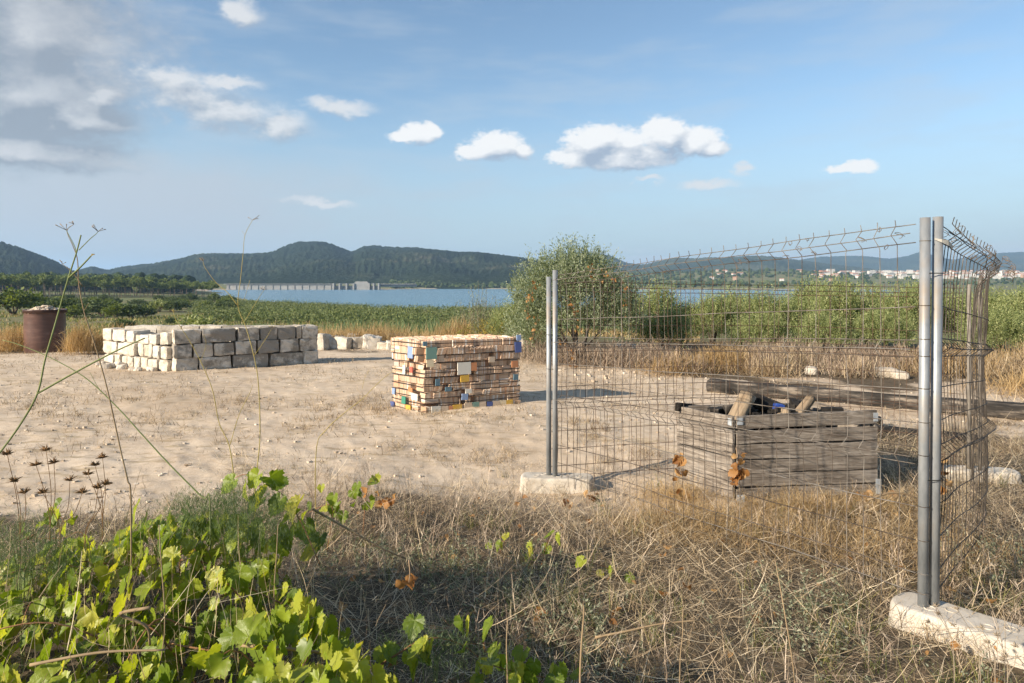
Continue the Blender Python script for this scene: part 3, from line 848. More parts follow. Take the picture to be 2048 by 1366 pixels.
    for li in range(nl):
        z0 = li * lh
        for side, L in (('f', Lu), ('l', Lv)):
            s = 0.0 if side == 'f' else 0.1
            while s < L - 0.02:
                mode = rng.random(); run = rng.uniform(.12, .34)
                if li == nl - 1: mode = 0.9
                e = min(s + run, L)
                of = offs[li] + rng.uniform(-.012, .012)
                dep = rng.uniform(.11, .15)
                def place(ss, zz, w, h, dd, rnd, tilt=0.0, big=False):
                    if covered(side, ss, zz): return
                    if side == 'f': c_, d, M = (ss, -of + dd / 2 - .01, zz), (w, dd, h), np.array([[math.cos(tilt), 0, math.sin(tilt)], [0, 1, 0], [-math.sin(tilt), 0, math.cos(tilt)]])
                    else: c_, d, M = (-of + dd / 2 - .01, ss, zz), (dd, w, h), np.array([[1, 0, 0], [0, math.cos(tilt), -math.sin(tilt)], [0, math.sin(tilt), math.cos(tilt)]])
                    add(c_, d, M, rnd, big)
                if mode < 0.10:      # a pile of tiles lying flat
                    k = rng.integers(5, 8)
                    for q in range(k):
                        place((s + e) / 2 + rng.uniform(-.01, .01), z0 + (q + .5) * lh / k, (e - s) * rng.uniform(.9, .98), lh / k * .78, dep + rng.uniform(-.02, .02), rng.random(), rng.uniform(-.02, .02), True)
                else:
                    hh = lh * rng.uniform(.86, .99); tilt = rng.choice([0, 0, 0, .12, -.12, .3]) * (li < nl - 1) + rng.uniform(-.03, .03)
                    base_r = rng.uniform(.1, .55)
                    x = s + .006
                    while x < e - .004:
                        w = rng.choice([.0085, .011, .014, .019])
                        rr = base_r + rng.uniform(-.25, .25) if rng.random() < .55 else rng.random()
                        place(x + w / 2, z0 + hh / 2 * math.cos(tilt) + .002, w * .86, hh * rng.uniform(.93, 1.0), dep + rng.uniform(-.012, .012), float(np.clip(rr, 0, 1)), tilt, w > .015)
                        x += w + (.002 if rng.random() < .9 else .006)
                s = e + .004
    # rows of tiles on the top, and the body of the stack
    for row in range(6):
        y0 = .10 + row * .13; x = -.01 + rng.uniform(0, .03)
        while x < Lu:
            w = rng.choice([.010, .014, .02])
            V, F = box((x, y0 + .06, H - lh / 2 + rng.uniform(-.012, .01)), (w * .88, .12, lh * rng.uniform(.9, 1)))
            P.append((V, F, rng.random())); x += w + .002
    V, F = box((Lu / 2 + .02, Lv / 2 + .02, (H - .1) / 2), (Lu - .12, Lv - .12, H - .1)); P.append((V, F, 0.72))
    # backs (far faces)
    for li in range(nl):
        for side in (0, 1):
            L = Lv if side == 0 else Lu; s = 0
            while s < L:
                w = rng.uniform(.03, .09); rr = rng.random()
                c_ = (Lu + offs[li] - .05, s + w / 2, (li + .5) * lh) if side == 0 else (s + w / 2, Lv + offs[li] - .05, (li + .5) * lh)
                d = (.12, w * .95, lh * .95) if side == 0 else (w * .95, .12, lh * .95)
                V, F = box(c_, d); P.append((V, F, rr)); s += w
    rng.shuffle(singles)
    big = sorted(singles, key=lambda q: -np.ptp(q[0], axis=0).max() * sorted(np.ptp(q[0], axis=0))[1])
    for q in big[:250]:
        obj("tile", mesh_data("tile", q[0] @ SH.T, q[1], np.full(8, q[2])), clay, t)
    P += big[250:]
    V, F, rn = merge(P)
    o = obj("tiles", mesh_data("tiles", V @ SH.T, F, rn), clay, t); tag(o, kind='stuff')
    # arched hollow bricks near the top
    for k in range(11):
        s = .50 + k * .062 if k < 5 else .74 + (k - 5) * .062
        z = H - lh - .012 if k < 5 else H - lh * 1.42
        q = np.linspace(0, math.pi, 7); ro, ri = .03, .018
        pr = np.array([(math.cos(w) * ro, math.sin(w) * ro) for w in q] + [(math.cos(w) * ri, math.sin(w) * ri) for w in q[::-1]])
        n = len(pr); Vv = np.concatenate([np.stack([pr[:, 0], np.full(n, y_), pr[:, 1]], axis=1) for y_ in (-.065, .05)])
        Fq = np.array([[i, (i + 1) % n, n + (i + 1) % n, n + i] for i in range(n)] + [[i, i + 1, n - 2 - i, n - 1 - i] for i in range(6)])
        o = obj("arched_tile", mesh_data("arched_tile", Vv, Fq, np.full(2 * n, .62)), clay, t); o.location = (s, 0.0, z)
    # straps
    strap = noisy_mat("black_strap", [(0.3, (0.012, 0.012, 0.012)), (0.7, (0.03, 0.028, 0.026))], bump=0.1, rough=0.6)
    for fz, of in zip((.035, .19, .30, .43, .49, .61, .69, .765, .84, .945), (.03, .04, .04, .02, .015, .01, .015, .03, .04, .045)):
        z = H * (1 - fz) ; o_ = .047
        r_ = Lu + .012
        loop = [(-o_, -o_ + .03), (-o_ + .03, -o_), (Lu * .5, -o_), (r_ - .03, -o_), (r_, -o_ + .03), (r_, Lv * .5), (r_, Lv - .03), (r_ - .03, Lv), (Lu * .5, Lv), (-o_ + .03, Lv), (-o_, Lv - .03), (-o_, Lv * .5)]
        zz = [z + rng.uniform(-.012, .012) for _ in loop]
        L3 = np.array([(x, y, k - .018 * (1 - abs(x - Lu / 2) / Lu)) for (x, y), k in zip(loop, zz)])
        n = len(L3); hgt = .0055; up = np.array([0, 0, hgt]); cen = np.array([Lu / 2, Lv / 2, 0])
        inn = L3 + (cen * [1, 1, 0] - L3 * [1, 1, 0]) * .004
        Vv = np.concatenate([L3 - up, L3 + up, inn - up, inn + up])
        Fq = []
        for i in range(n):
            j = (i + 1) % n
            Fq += [[i, j, n + j, n + i], [2 * n + j, 2 * n + i, 3 * n + i, 3 * n + j], [n + i, n + j, 3 * n + j, 3 * n + i], [j, i, 2 * n + i, 2 * n + j]]
        obj("strap", mesh_data("strap", Vv @ SH.T, np.array(Fq)), strap, t)
build_tile_stack()

# ------------------------------------------------------------------ brown drum heaped with rubble
def build_drum():
    x, y, _ = px_ground(90, 702, -0.36)
    g = gz(x, y)
    prof = [(0.0, 0.0), (.535, 0.0), (.545, .04), (.545, .5), (.548, .9), (.546, 1.20), (.548, 1.215), (.575, 1.225), (.580, 1.25), (.580, 1.315), (.572, 1.33), (.535, 1.33), (.528, 1.30), (.525, 1.15), (0, 1.15)]
    n = 48; th = np.arange(n) / n * 2 * math.pi
    V = np.concatenate([np.stack([r * np.cos(th), r * np.sin(th), np.full(n, z)], axis=1) for r, z in prof])
    F = np.array([[i * n + j, i * n + (j + 1) % n, (i + 1) * n + (j + 1) % n, (i + 1) * n + j] for i in range(len(prof) - 1) for j in range(n)])
    m, nt, b = new_mat("brown_glazed_clay")
    p = coords(nt); n1 = noise(nt, mapped(nt, p, (1, 1, 6)), 1.6, 6, 0.6); n2 = noise(nt, p, 7, 6, .65)
    setc(nt, b.inputs['Base Color'], ramp(nt, n1 * .7 + n2 * .3, [(0.3, (0.065, 0.032, 0.025)), (0.5, (0.10, 0.052, 0.041)), (0.7, (0.155, 0.088, 0.07))]))
    b.inputs['Roughness'].default_value = 0.38; add_bump(nt, b, n1, .15, .02)
    t = thing("clay_drum", "tall brown glazed clay drum with rolled rim, standing in dry grass at left", "drum", (x, y, g))
    obj("drum_body", mesh_data("drum_body", V[:10 * n], F[:9 * n], smooth=True), m, t)
    obj("rim", mesh_data("rim", V, F[7 * n:], smooth=True), m, t)
    rng = np.random.default_rng(2); P = []
    for k in range(420):
        rr = .50 * math.sqrt(rng.random()); a = rng.uniform(0, 6.28)
        z = 1.2 + .24 * (1 - (rr / .52) ** 2) * rng.uniform(.75, 1.0)
        d = rng.uniform(.03, .10)
        Vv, Ff = stone_geo((d * 1.6, d, d * .5), rng, 4, .03, cube_grid(1) if False else CG2)
        M = np.array(Matrix.Rotation(rng.uniform(0, 6), 3, 'Z') @ Matrix.Rotation(rng.uniform(-.6, .6), 3, 'X'))
        P.append((Vv @ M.T + np.array([x + rr * math.cos(a), y + rr * math.sin(a), g + z]), Ff, rng.random()))
    Vv, Ff, rn = merge(P)
    mm, nt, b = new_mat("rubble_shards"); setc(nt, b.inputs['Base Color'], ramp(nt, attr(nt), [(0, (.36, .24, .15)), (.4, (.50, .40, .29)), (.8, (.62, .55, .45)), (1, (.3, .2, .13))])); b.inputs['Roughness'].default_value = .95
    tag(obj("rubble_heap", mesh_data("rubble_heap", Vv, Ff, rn), mm), "heap of pale broken shards filling the brown drum", "rubble", kind='stuff')
CG2 = cube_grid(2)
build_drum()

# ------------------------------------------------------------------ charred beams
char_wood = noisy_mat("charred_wood", [(0.36, (0.012, 0.010, 0.009)), (0.52, (0.034, 0.030, 0.026)), (0.60, (0.075, 0.064, 0.054)), (0.68, (0.20, 0.165, 0.13)), (0.78, (0.30, 0.25, 0.20))], scale=3.4, detail=9, bump=0.9, bscale=7, bdist=0.04, stretch=(0.6, 3.0, 3.0), per_obj=0.12)
def beam(name, label, A, B, w, h, seed, n=26, mat=None, taper=0.0, bend=0.0):
    rng = np.random.default_rng(seed)
    A, B = np.array(A, float), np.array(B, float); L = np.linalg.norm(B - A); mm = 12
    t = np.linspace(0, 1, n); V = []
    for i, q in enumerate(t):
        k = np.arange(mm) / mm * 2 * math.pi
        cy, cz = np.cos(k), np.sin(k)
        s = (np.abs(cy) ** 5 + np.abs(cz) ** 5) ** (-1 / 5)
        rr = 1 + (fbm(k * 1.4 + seed, np.full(mm, q * L * 1.6), 3, seed) - .5) * .35 + (fbm(k * 3, np.full(mm, q * L * 5), 2, seed + 5) - .5) * .14
        tp = 1 - taper * q
        V.append(np.stack([np.full(mm, q * L), cy * s * w / 2 * rr * tp, cz * s * h / 2 * rr * tp + h / 2 + bend * math.sin(q * math.pi)], axis=1))
    V.append(np.array([[0.02, 0, h / 2], [L - .02, 0, h / 2]])); V = np.concatenate(V)
    F = [[i * mm + j, i * mm + (j + 1) % mm, (i + 1) * mm + (j + 1) % mm, (i + 1) * mm + j] for i in range(n - 1) for j in range(mm)]
    T = [[n * mm, (j + 1) % mm, j] for j in range(mm)] + [[n * mm + 1, (n - 1) * mm + j, (n - 1) * mm + (j + 1) % mm] for j in range(mm)]
    o = obj(name, mesh_data(name, V, [np.array(F), np.array(T)], smooth=True), mat or char_wood)
    d = B - A
    o.location = A; o.rotation_euler = (0, -math.atan2(d[2], math.hypot(d[0], d[1])), math.atan2(d[1], d[0]))
    if label: tag(o, label, "timber")
    return o
def on(x, y, dz=-0.02): return (x, y, gz(x, y) + dz)
def build_beams():
    A = px_ground(1418, 779, -.17); B = px_ground(1660, 800, -.15); C = px_ground(2110, 836, -.12)
    beam("charred_beam", "long charred squared beam lying across the dirt behind the fenced crate", on(A[0], A[1]), on(C[0], C[1] + .05), .27, .235, 3, n=44, bend=-.01)
    D = px_ground(1590, 842, -.12); E = px_ground(1790, 852, -.10)
    beam("charred_beam", "short blackened log end right behind the wooden crate", on(D[0], D[1] + .1, .02), on(E[0], E[1] + .35), .21, .20, 6, n=18, taper=.35)
    D = px_ground(1768, 868, -.08); E = px_ground(1870, 872, -.08)
    beam("charred_beam", "cracked dark timber piece beside the crate's right corner", on(D[0], D[1] + .3), on(E[0] + .5, E[1] - .1), .2, .17, 9, n=16, taper=.2)
build_beams()

# ------------------------------------------------------------------ wooden crate with offcuts
def build_crate():
    rng = np.random.default_rng(14)
    grey_wood = None
    m, nt, b = new_mat("weathered_planks")
    v = coords(nt); r = obj_rnd(nt)
    off = nt.nodes.new('ShaderNodeVectorMath'); off.operation = 'ADD'
    cx = nt.nodes.new('ShaderNodeCombineXYZ')
    for k in range(3): nt.links.new((r * (37.0 + 11 * k)).s, cx.inputs[k])
    nt.links.new(v.s, off.inputs[0]); nt.links.new(cx.outputs[0], off.inputs[1]); v = X(nt, off.outputs[0])
    gr = noise(nt, mapped(nt, v, (2.0, 30, 30)), 1.6, 8, 0.7, dist=0.6); bl = noise(nt, v, 3.0, 6, .65); fine = noise(nt, mapped(nt, v, (6, 120, 120)), 1.2, 4, .7)
    c = ramp(nt, gr * .55 + bl * .25 + fine * .2, [(0.34, (0.035, 0.028, 0.022)), (0.45, (0.12, 0.097, 0.076)), (0.54, (0.24, 0.205, 0.168)), (0.65, (0.42, 0.375, 0.325))])
    c = mix_col(nt, bl.step(.55, .7) * .4, c, (0.20, 0.185, 0.17))
    setc(nt, b.inputs['Base Color'], c); b.inputs['Roughness'].default_value = .88
    add_bump(nt, b, gr * .6 + fine * .4, .8, .012)
    wood = m
    galv = noisy_mat("galvanised_bracket", [(0.3, (0.26, 0.28, 0.30)), (0.7, (0.42, 0.45, 0.47))], scale=20, rough=.6, metallic=.1, bump=.1)
    P0 = np.array([1.90, 5.80]); v1 = np.array([-.29, .74]); v2 = np.array([1.285, .17])
    g = gz(2.3, 6.0) - .03
    t = thing("wooden_crate", "weathered plank crate with metal corner brackets inside the wire fence triangle", "crate", (P0[0], P0[1], g))
    def plank(a, c_, z, h, th, nrm, wob=0.01):
        a, c_ = np.array(a), np.array(c_); d = c_ - a; L = np.linalg.norm(d)
        ns = 10; prof = []
        sd = rng.integers(100)
        for i in range(ns + 1):
            q = i / ns
            e0 = (fbm(np.array([q * 4.0 + sd]), np.array([.3]), 3)[0] - .5) * .03; e1 = (fbm(np.array([q * 4.0 + sd]), np.array([5.3]), 3)[0] - .5) * .03
            bow = math.sin(q * math.pi) * wob
            for yy, zz in ((-th / 2, -h / 2 + e0), (th / 2, -h / 2 + e0), (th / 2, h / 2 + e1), (-th / 2, h / 2 + e1)):
                prof.append((q * L - L / 2, yy + bow, zz))
        F = [[i * 4 + j, i * 4 + (j + 1) % 4, i * 4 + 4 + (j + 1) % 4, i * 4 + 4 + j] for i in range(ns) for j in range(4)] + [[3, 2, 1, 0], [ns * 4, ns * 4 + 1, ns * 4 + 2, ns * 4 + 3]]
        o = obj("plank", mesh_data("plank", np.array(prof), np.array(F)[:, ::-1]), wood, t)
        o.location = ((a + c_) / 2)[0] - P0[0], ((a + c_) / 2)[1] - P0[1], z
        o.rotation_euler = (0, rng.uniform(-.006, .006), math.atan2(d[1], d[0]))
        return o
    P1, P2, P3 = P0 + v1, P0 + v2, P0 + v1 + v2
    n1, n2 = np.array([-.93, -.36]), np.array([.1, -1.0])
    # front (right) face: heights measured top to bottom
    zt = .755; th = .024
    fr = [(.106, .028), (.110, .015), (.114, .012), (.110, .011), (.110, .014), (.110, 0)]
    z = zt
    for k, (h, gap) in enumerate(fr):
        o = plank(P0 + v2 * .006, P2 + v2 * (.004 if k else .0), z - h / 2, h, th, n2, rng.uniform(-.008, .006)); z -= h + gap
        if k == 0: o.rotation_euler.y = -0.012
    z = zt + .0
    for k, h in enumerate((.112, .122, .122, .12, .118, .115)):
        e = .05 * (k == 0)
        o = plank(P0 - v1 * .0 + n1 * .02, P1 + v1 * (e + rng.uniform(0, .02)) + n1 * .02, z - h / 2 - .03, h - .011, th, n1, rng.uniform(-.01, .01))
        o.rotation_euler.y = 0.055; z -= h
    z = zt - .03
    for k in range(6):
        plank(P2, P3, z - .06, .11, th, n1); plank(P1, P3, z - .06 - .02, .11, th, n2); z -= .12
    for q in (P0 + .055 * (v1 + v2), P1 + .06 * (v2 - v1), P2 + .06 * (v1 - v2) * .9, P3 - .06 * (v1 + v2)):
        V, F = box((q[0] - P0[0], q[1] - P0[1], .34), (.06, .06, .68)); obj("corner_post", mesh_data("corner_post", V, F), wood, t)
    def bracket(c_, w, h, z, ax, dep=.003):
        a = math.atan2(ax[1], ax[0]); V, F = box((0, 0, 0), (w, dep, h))
        o = obj("corner_bracket", mesh_data("corner_bracket", V, F), galv, t); o.location = (c_[0] - P0[0], c_[1] - P0[1], z); o.rotation_euler = (0, 0, a)
    bracket(P0 + v2 * .027 + np.array([.0, -.018]), .055, .06, zt - .05, v2)
    bracket(P0 + v1 * .04 + n1 * .036, .05, .06, zt - .06, v1)
    bracket(P2 - v2 * .012 + np.array([.0, -.02]), .045, .075, zt - .045, v2)
    bracket(P0 + v2 * .03 + np.array([0, -.02]), .07, .085, .04, v2)
    bracket(P2 - v2 * .0 + np.array([0.01, -.02]), .05, .20, .07, v2)
    # contents: offcuts resting inside and over the rim (things of their own)
    rawwood = noisy_mat("raw_offcut", [(0.3, (0.17, 0.12, 0.075)), (0.5, (0.32, 0.245, 0.165)), (0.7, (0.47, 0.38, 0.28))], scale=2.5, detail=8, bump=.7, bscale=9, stretch=(1, 6, 6), per_obj=.15)
    W = lambda px, py, d: px_at(px, py, d)
    beam("timber_offcut", "leaning split timber poking highest from the crate", W(1468, 870, 6.05), W(1505, 796, 6.15), .135, .12, 21, n=8, mat=rawwood)
    beam("timber_offcut", "dark timber sloping down to the right inside the crate", W(1502, 812, 6.22), W(1575, 842, 6.3), .16, .13, 22, n=9)
    beam("timber_offcut", "round blackened stick end behind the leaning timber", W(1450, 826, 6.25), W(1485, 822, 6.4), .07, .07, 23, n=6)
    beam("timber_offcut", "pale stump of wood beside the blue block in the crate", W(1568, 850, 6.1), W(1572, 822, 6.15), .11, .10, 24, n=6, mat=rawwood)
    beam("timber_offcut", "pale forked branch leaning out at the crate's right half", W(1592, 848, 6.1), W(1628, 802, 6.2), .10, .09, 25, n=8, mat=rawwood, taper=.2)
    beam("timber_offcut", "dark board lying level across the crate behind the pale branch", W(1560, 848, 6.4), W(1700, 842, 6.5), .1, .06, 26, n=9)
    beam("timber_offcut", "thin board lying along the crate's left rim", W(1352, 822, 6.45), W(1402, 826, 6.75), .03, .08, 27, n=6)
    bm_, nt, b = new_mat("blue_enamel"); setc(nt, b.inputs['Base Color'], mix_col(nt, noise(nt, coords(nt), 30, 4).step(.45, .7), (0.02, 0.06, 0.30), (0.06, 0.12, 0.40))); b.inputs['Roughness'].default_value = .5
    V, F = stone_geo((.095, .06, .085), rng, 12, .008)
    o = obj("blue_block", mesh_data("blue_block", V, F), bm_); o.location = W(1557, 817, 6.15); o.rotation_euler = (.1, .15, .2)
    tag(o, "small bright blue block lying on the offcuts in the crate", "block")
    # rubble filling
    fill = []
    for k in range(110):
        q = P0 + v1 * rng.uniform(.28, .74) + v2 * rng.uniform(.16, .86); L = rng.uniform(.12, .3)
        V, F = box((0, 0, 0), (L, rng.uniform(.04, .1), rng.uniform(.03, .07)), np.array(Matrix.Rotation(rng.uniform(0, 6), 3, 'Z') @ Matrix.Rotation(rng.uniform(-.3, .3), 3, 'Y')))
        fill.append((V + np.array([q[0], q[1], g + rng.uniform(.35, .76)]), F, rng.random()))
    V, F, rn = merge(fill)
    tag(obj("wood_scraps", mesh_data("wood_scraps", V, F, rn), char_wood), "jumble of dark wood scraps filling the crate", "wood scraps", kind='stuff')
build_crate()

# ------------------------------------------------------------------ fence triangle: concrete feet, posts, wire panels
concrete = noisy_mat("cast_concrete", [(0.28, (0.30, 0.26, 0.205)), (0.45, (0.44, 0.395, 0.33)), (0.62, (0.52, 0.475, 0.41)), (0.75, (0.56, 0.52, 0.455))], scale=4.5, detail=9, rough=.95, bump=.25, bscale=60, bdist=.006, per_obj=.1)
LP, RP, FP = np.array([.385, 6.60]), np.array([2.135, 3.50]), np.array([4.45, 6.55])
def foot(label, c, ang, top, L=.72, W=.24, H=.15):
    bm = bmesh.new()
    n = 12; out = []
    rr = W / 2
    for k in range(n + 1):
        a = -math.pi / 2 + math.pi * k / n; out.append((L / 2 - rr * .55 + rr * .55 * math.cos(a), rr * math.sin(a)))
    for k in range(n + 1):
        a = math.pi / 2 + math.pi * k / n; out.append((-L / 2 + rr * .55 + rr * .55 * math.cos(a), rr * math.sin(a)))
    lo = [bm.verts.new((x * 1.04, y * 1.12, 0)) for x, y in out]; hi = [bm.verts.new((x, y, H)) for x, y in out]
    m_ = len(out)
    for i in range(m_):
        j = (i + 1) % m_
        if (Vector(out[i]) - Vector(out[j])).length > 1e-6: bm.faces.new((lo[i], lo[j], hi[j], hi[i]))
    bm.faces.new(hi); bm.faces.new(lo[::-1])
    bmesh.ops.remove_doubles(bm, verts=bm.verts, dist=1e-5)
    edges = [e for e in bm.edges if all(v.co.z > H - 1e-4 for v in e.verts)]
    bmesh.ops.bevel(bm, geom=edges, offset=.022, segments=3, affect='EDGES', profile=.5)
    me = bpy.data.meshes.new("concrete_foot"); bm.to_mesh(me); bm.free()
    for p in me.polygons: p.use_smooth = False
    t = thing("concrete_foot", label, "concrete block", (c[0], c[1], top - H), ang)
    blk = obj("block", me, concrete, t)
    dk = noisy_mat("socket_grit", [(0.3, (0.16, 0.13, 0.10)), (0.7, (0.26, 0.22, 0.17))], scale=20)  # plain mottled brown grit colour; no mesh uses it
    for k, hx in enumerate((-.20, -.13, .02, .09, .22)):
        th = np.arange(16) / 16 * 2 * math.pi
        P = np.stack([np.cos(th) * .027 + hx * L / .72, np.sin(th) * .027 + (.03 if k % 2 else -.03), np.full(16, H + .001)], axis=1)
        V, F = tube(np.concatenate([P, P[:1]]), .004, 4, False)
        obj("socket_ring", mesh_data("socket_ring", V, F, smooth=True), concrete, blk)
    return t
da = math.atan2(-.76, .65)
foot("pale concrete fence foot in the foreground under the two tall posts", RP + np.array([.62, -.70]) * .26, da, .095, L=.82, W=.25, H=.16)
foot("concrete fence foot under the pair of posts left of the crate", LP + np.array([.05, 0.0]), R(-5), -.11, L=.70, W=.24, H=.155)
foot("concrete fence foot at the far corner behind the mesh on the right", FP + np.array([.05, .02]), R(-12), -.02 + gz(*FP) + .12, L=.66, W=.24, H=.15)

galv_m, nt, b = new_mat("galvanised_post")
pv = coords(nt); q1 = noise(nt, mapped(nt, pv, (1, 1, .35)), 14, 6, .65); q2 = noise(nt, pv, 2.2, 5, .6)
cc = ramp(nt, q1, [(0.3, (0.19, 0.205, 0.215)), (0.5, (0.27, 0.285, 0.295)), (0.7, (0.36, 0.375, 0.385))])
cc = mix_col(nt, (q2 + q1 * .25).step(.62, .76) * .75, cc, (0.30, 0.245, 0.185))
setc(nt, b.inputs['Base Color'], cc); b.inputs['Metallic'].default_value = .35; b.inputs['Roughness'].default_value = .48
def wire_material(name, stops, scale=9):
    return noisy_mat(name, stops, scale=scale, detail=5, rough=.65, bump=0, per_obj=.35, metallic=.2)
wire_A = wire_material("dull_wire", [(0.3, (0.055, 0.042, 0.032)), (0.5, (0.115, 0.092, 0.072)), (0.72, (0.22, 0.20, 0.175))])
wire_C = wire_material("rusty_wire", [(0.3, (0.055, 0.03, 0.02)), (0.55, (0.11, 0.062, 0.04)), (0.75, (0.19, 0.13, 0.09))])
wire_B = wire_material("dark_wire", [(0.3, (0.035, 0.03, 0.026)), (0.55, (0.075, 0.062, 0.05)), (0.8, (0.2, 0.165, 0.13))])
dull_post = noisy_mat('weathered_post', [(0.3, (0.14, 0.12, 0.10)), (0.7, (0.27, 0.245, 0.21))], scale=12, metallic=.2, bump=.1)
tie_m = noisy_mat("black_tie", [(0.3, (0.012, 0.012, 0.012)), (0.7, (0.03, 0.03, 0.03))], bump=0, rough=.6)
HZ = [2.06, 2.012, 1.966, 1.635, 1.463, 1.418, 1.376, 1.21, 1.037, .912, .868, .825, .606, .432, .263, .163]
FOLDS = (2.012, 1.418, .868)
def fold_off(z):
    o = 0.0
    for f in FOLDS: o += max(0.0, 1 - abs(z - f) / .046) * .048
    return o
def post(t, xy, z0, z1, r=.0245, lean=(0, 0)):
    n = 24
    P = [(xy[0], xy[1], z0), (xy[0] + lean[0], xy[1] + lean[1], z1)]
    V, F = tube(np.array([P[0], P[1]]), r, n)
    o = obj("post", mesh_data("post", V - np.array([xy[0], xy[1], z0]), fix_quads(F), smooth=False), galv_m, t); o.location = (xy[0], xy[1], z0)
    for p in o.data.polygons: p.use_smooth = len(p.vertices) == 4
    return o
def panel(t, path, zb, mat, seed, rad=.0026, top=None, jit=.004, skip_top=(), nv=35, sgn=1.0, bend_top=0.0):
    """path: (n,2) polyline; zb(s): base height along it (s in metres)"""
    rng = np.random.default_rng(seed)
    path = smooth_path(path, 160); seg = np.linalg.norm(np.diff(path, axis=0), axis=1); S = np.concatenate([[0], np.cumsum(seg)]); L = S[-1]
    def at(s): return np.array([np.interp(s, S, path[:, 0]), np.interp(s, S, path[:, 1])])
    def nrm(s):
        d = at(min(s + .02, L)) - at(max(s - .02, 0)); d /= np.linalg.norm(d); return np.array([d[1], -d[0]]) * sgn
    zz = [.06, .163, .263, .432, .606, .80, .825, .868, .912, 1.037, 1.21, 1.36, 1.376, 1.418, 1.463, 1.635, 1.80, 1.95, 1.966, 2.012, 2.06, 2.095]
    wob = [rng.uniform(0, 20) for _ in range(3)]
    def disp(s, z):
        a = (fbm(np.array([s * 1.1 + wob[0]]), np.array([z * 1.6]), 2)[0] - .5) * .05
        c_ = (fbm(np.array([s * 2.3 + wob[1]]), np.array([z * 2.2]), 2)[0] - .5) * .028
        return a, c_
    s = .06
    while s < L - .03:
        P = []
        for z in zz:
            n_ = nrm(s); d = (path[-1] - path[0]) / np.linalg.norm(path[-1] - path[0])
            a, c_ = disp(s, z)
            q = at(s) + n_ * (fold_off(z) + a) + d * (c_ + rng.uniform(-jit, jit))
            if z > 1.9: q = q + n_ * bend_top * (z - 1.9)
            P.append((q[0], q[1], zb(s) + z + rng.uniform(-.003, .003)))
        obj("wire", tube_mesh("wire", P, rad, 4), mat, t)
        s += .1
    for k, z in enumerate(HZ):
        n = 70; P = []
        for q in np.linspace(0.0, L, n):
            a, c_ = disp(q, z); p = at(q) + nrm(q) * (fold_off(z) + a * sst(0, .25, q) * sst(0, .25, L - q) + rad * 1.6)
            P.append((p[0], p[1], zb(q) + z + (fbm(np.array([q * 1.4 + k * 7.0]), np.array([.5]), 2)[0] - .5) * .022 * sst(0, .3, q) * sst(0, .3, L - q)))
        obj("wire", tube_mesh("wire", P, rad * 1.05, 4), mat, t)
    return L
def curl(t, c, r, mat, rng, turns=1.3, name="dead_tendril"):
    a = np.linspace(0, turns * 6.28, 14); ax = rng.uniform(-1, 1, 3)
    P = np.stack([np.cos(a) * r * (1 - a / 14), np.sin(a) * r * .6, np.sin(a * .6) * r + a * r * .12], axis=1) @ np.array(Matrix.Rotation(rng.uniform(0, 6), 3, Vector(ax))) + np.array(c)
    return obj(name, tube_mesh(name, P, .0016, 4), mat, t)
tendril = noisy_mat("dry_tendril", [(0.3, (0.10, 0.07, 0.045)), (0.7, (0.28, 0.20, 0.13))], bump=0, per_obj=.3)
def ring(t, c, r, mat, z, name="tie", rx=1.0, ang=0.0):
    a = np.linspace(0, 2 * math.pi, 25)
    P = np.stack([np.cos(a) * r * rx, np.sin(a) * r, np.full(25, 0.0)], axis=1) @ rotz(ang).T + np.array([c[0], c[1], z])
    return obj(name, tube_mesh(name, P, .0024, 4), mat, t)
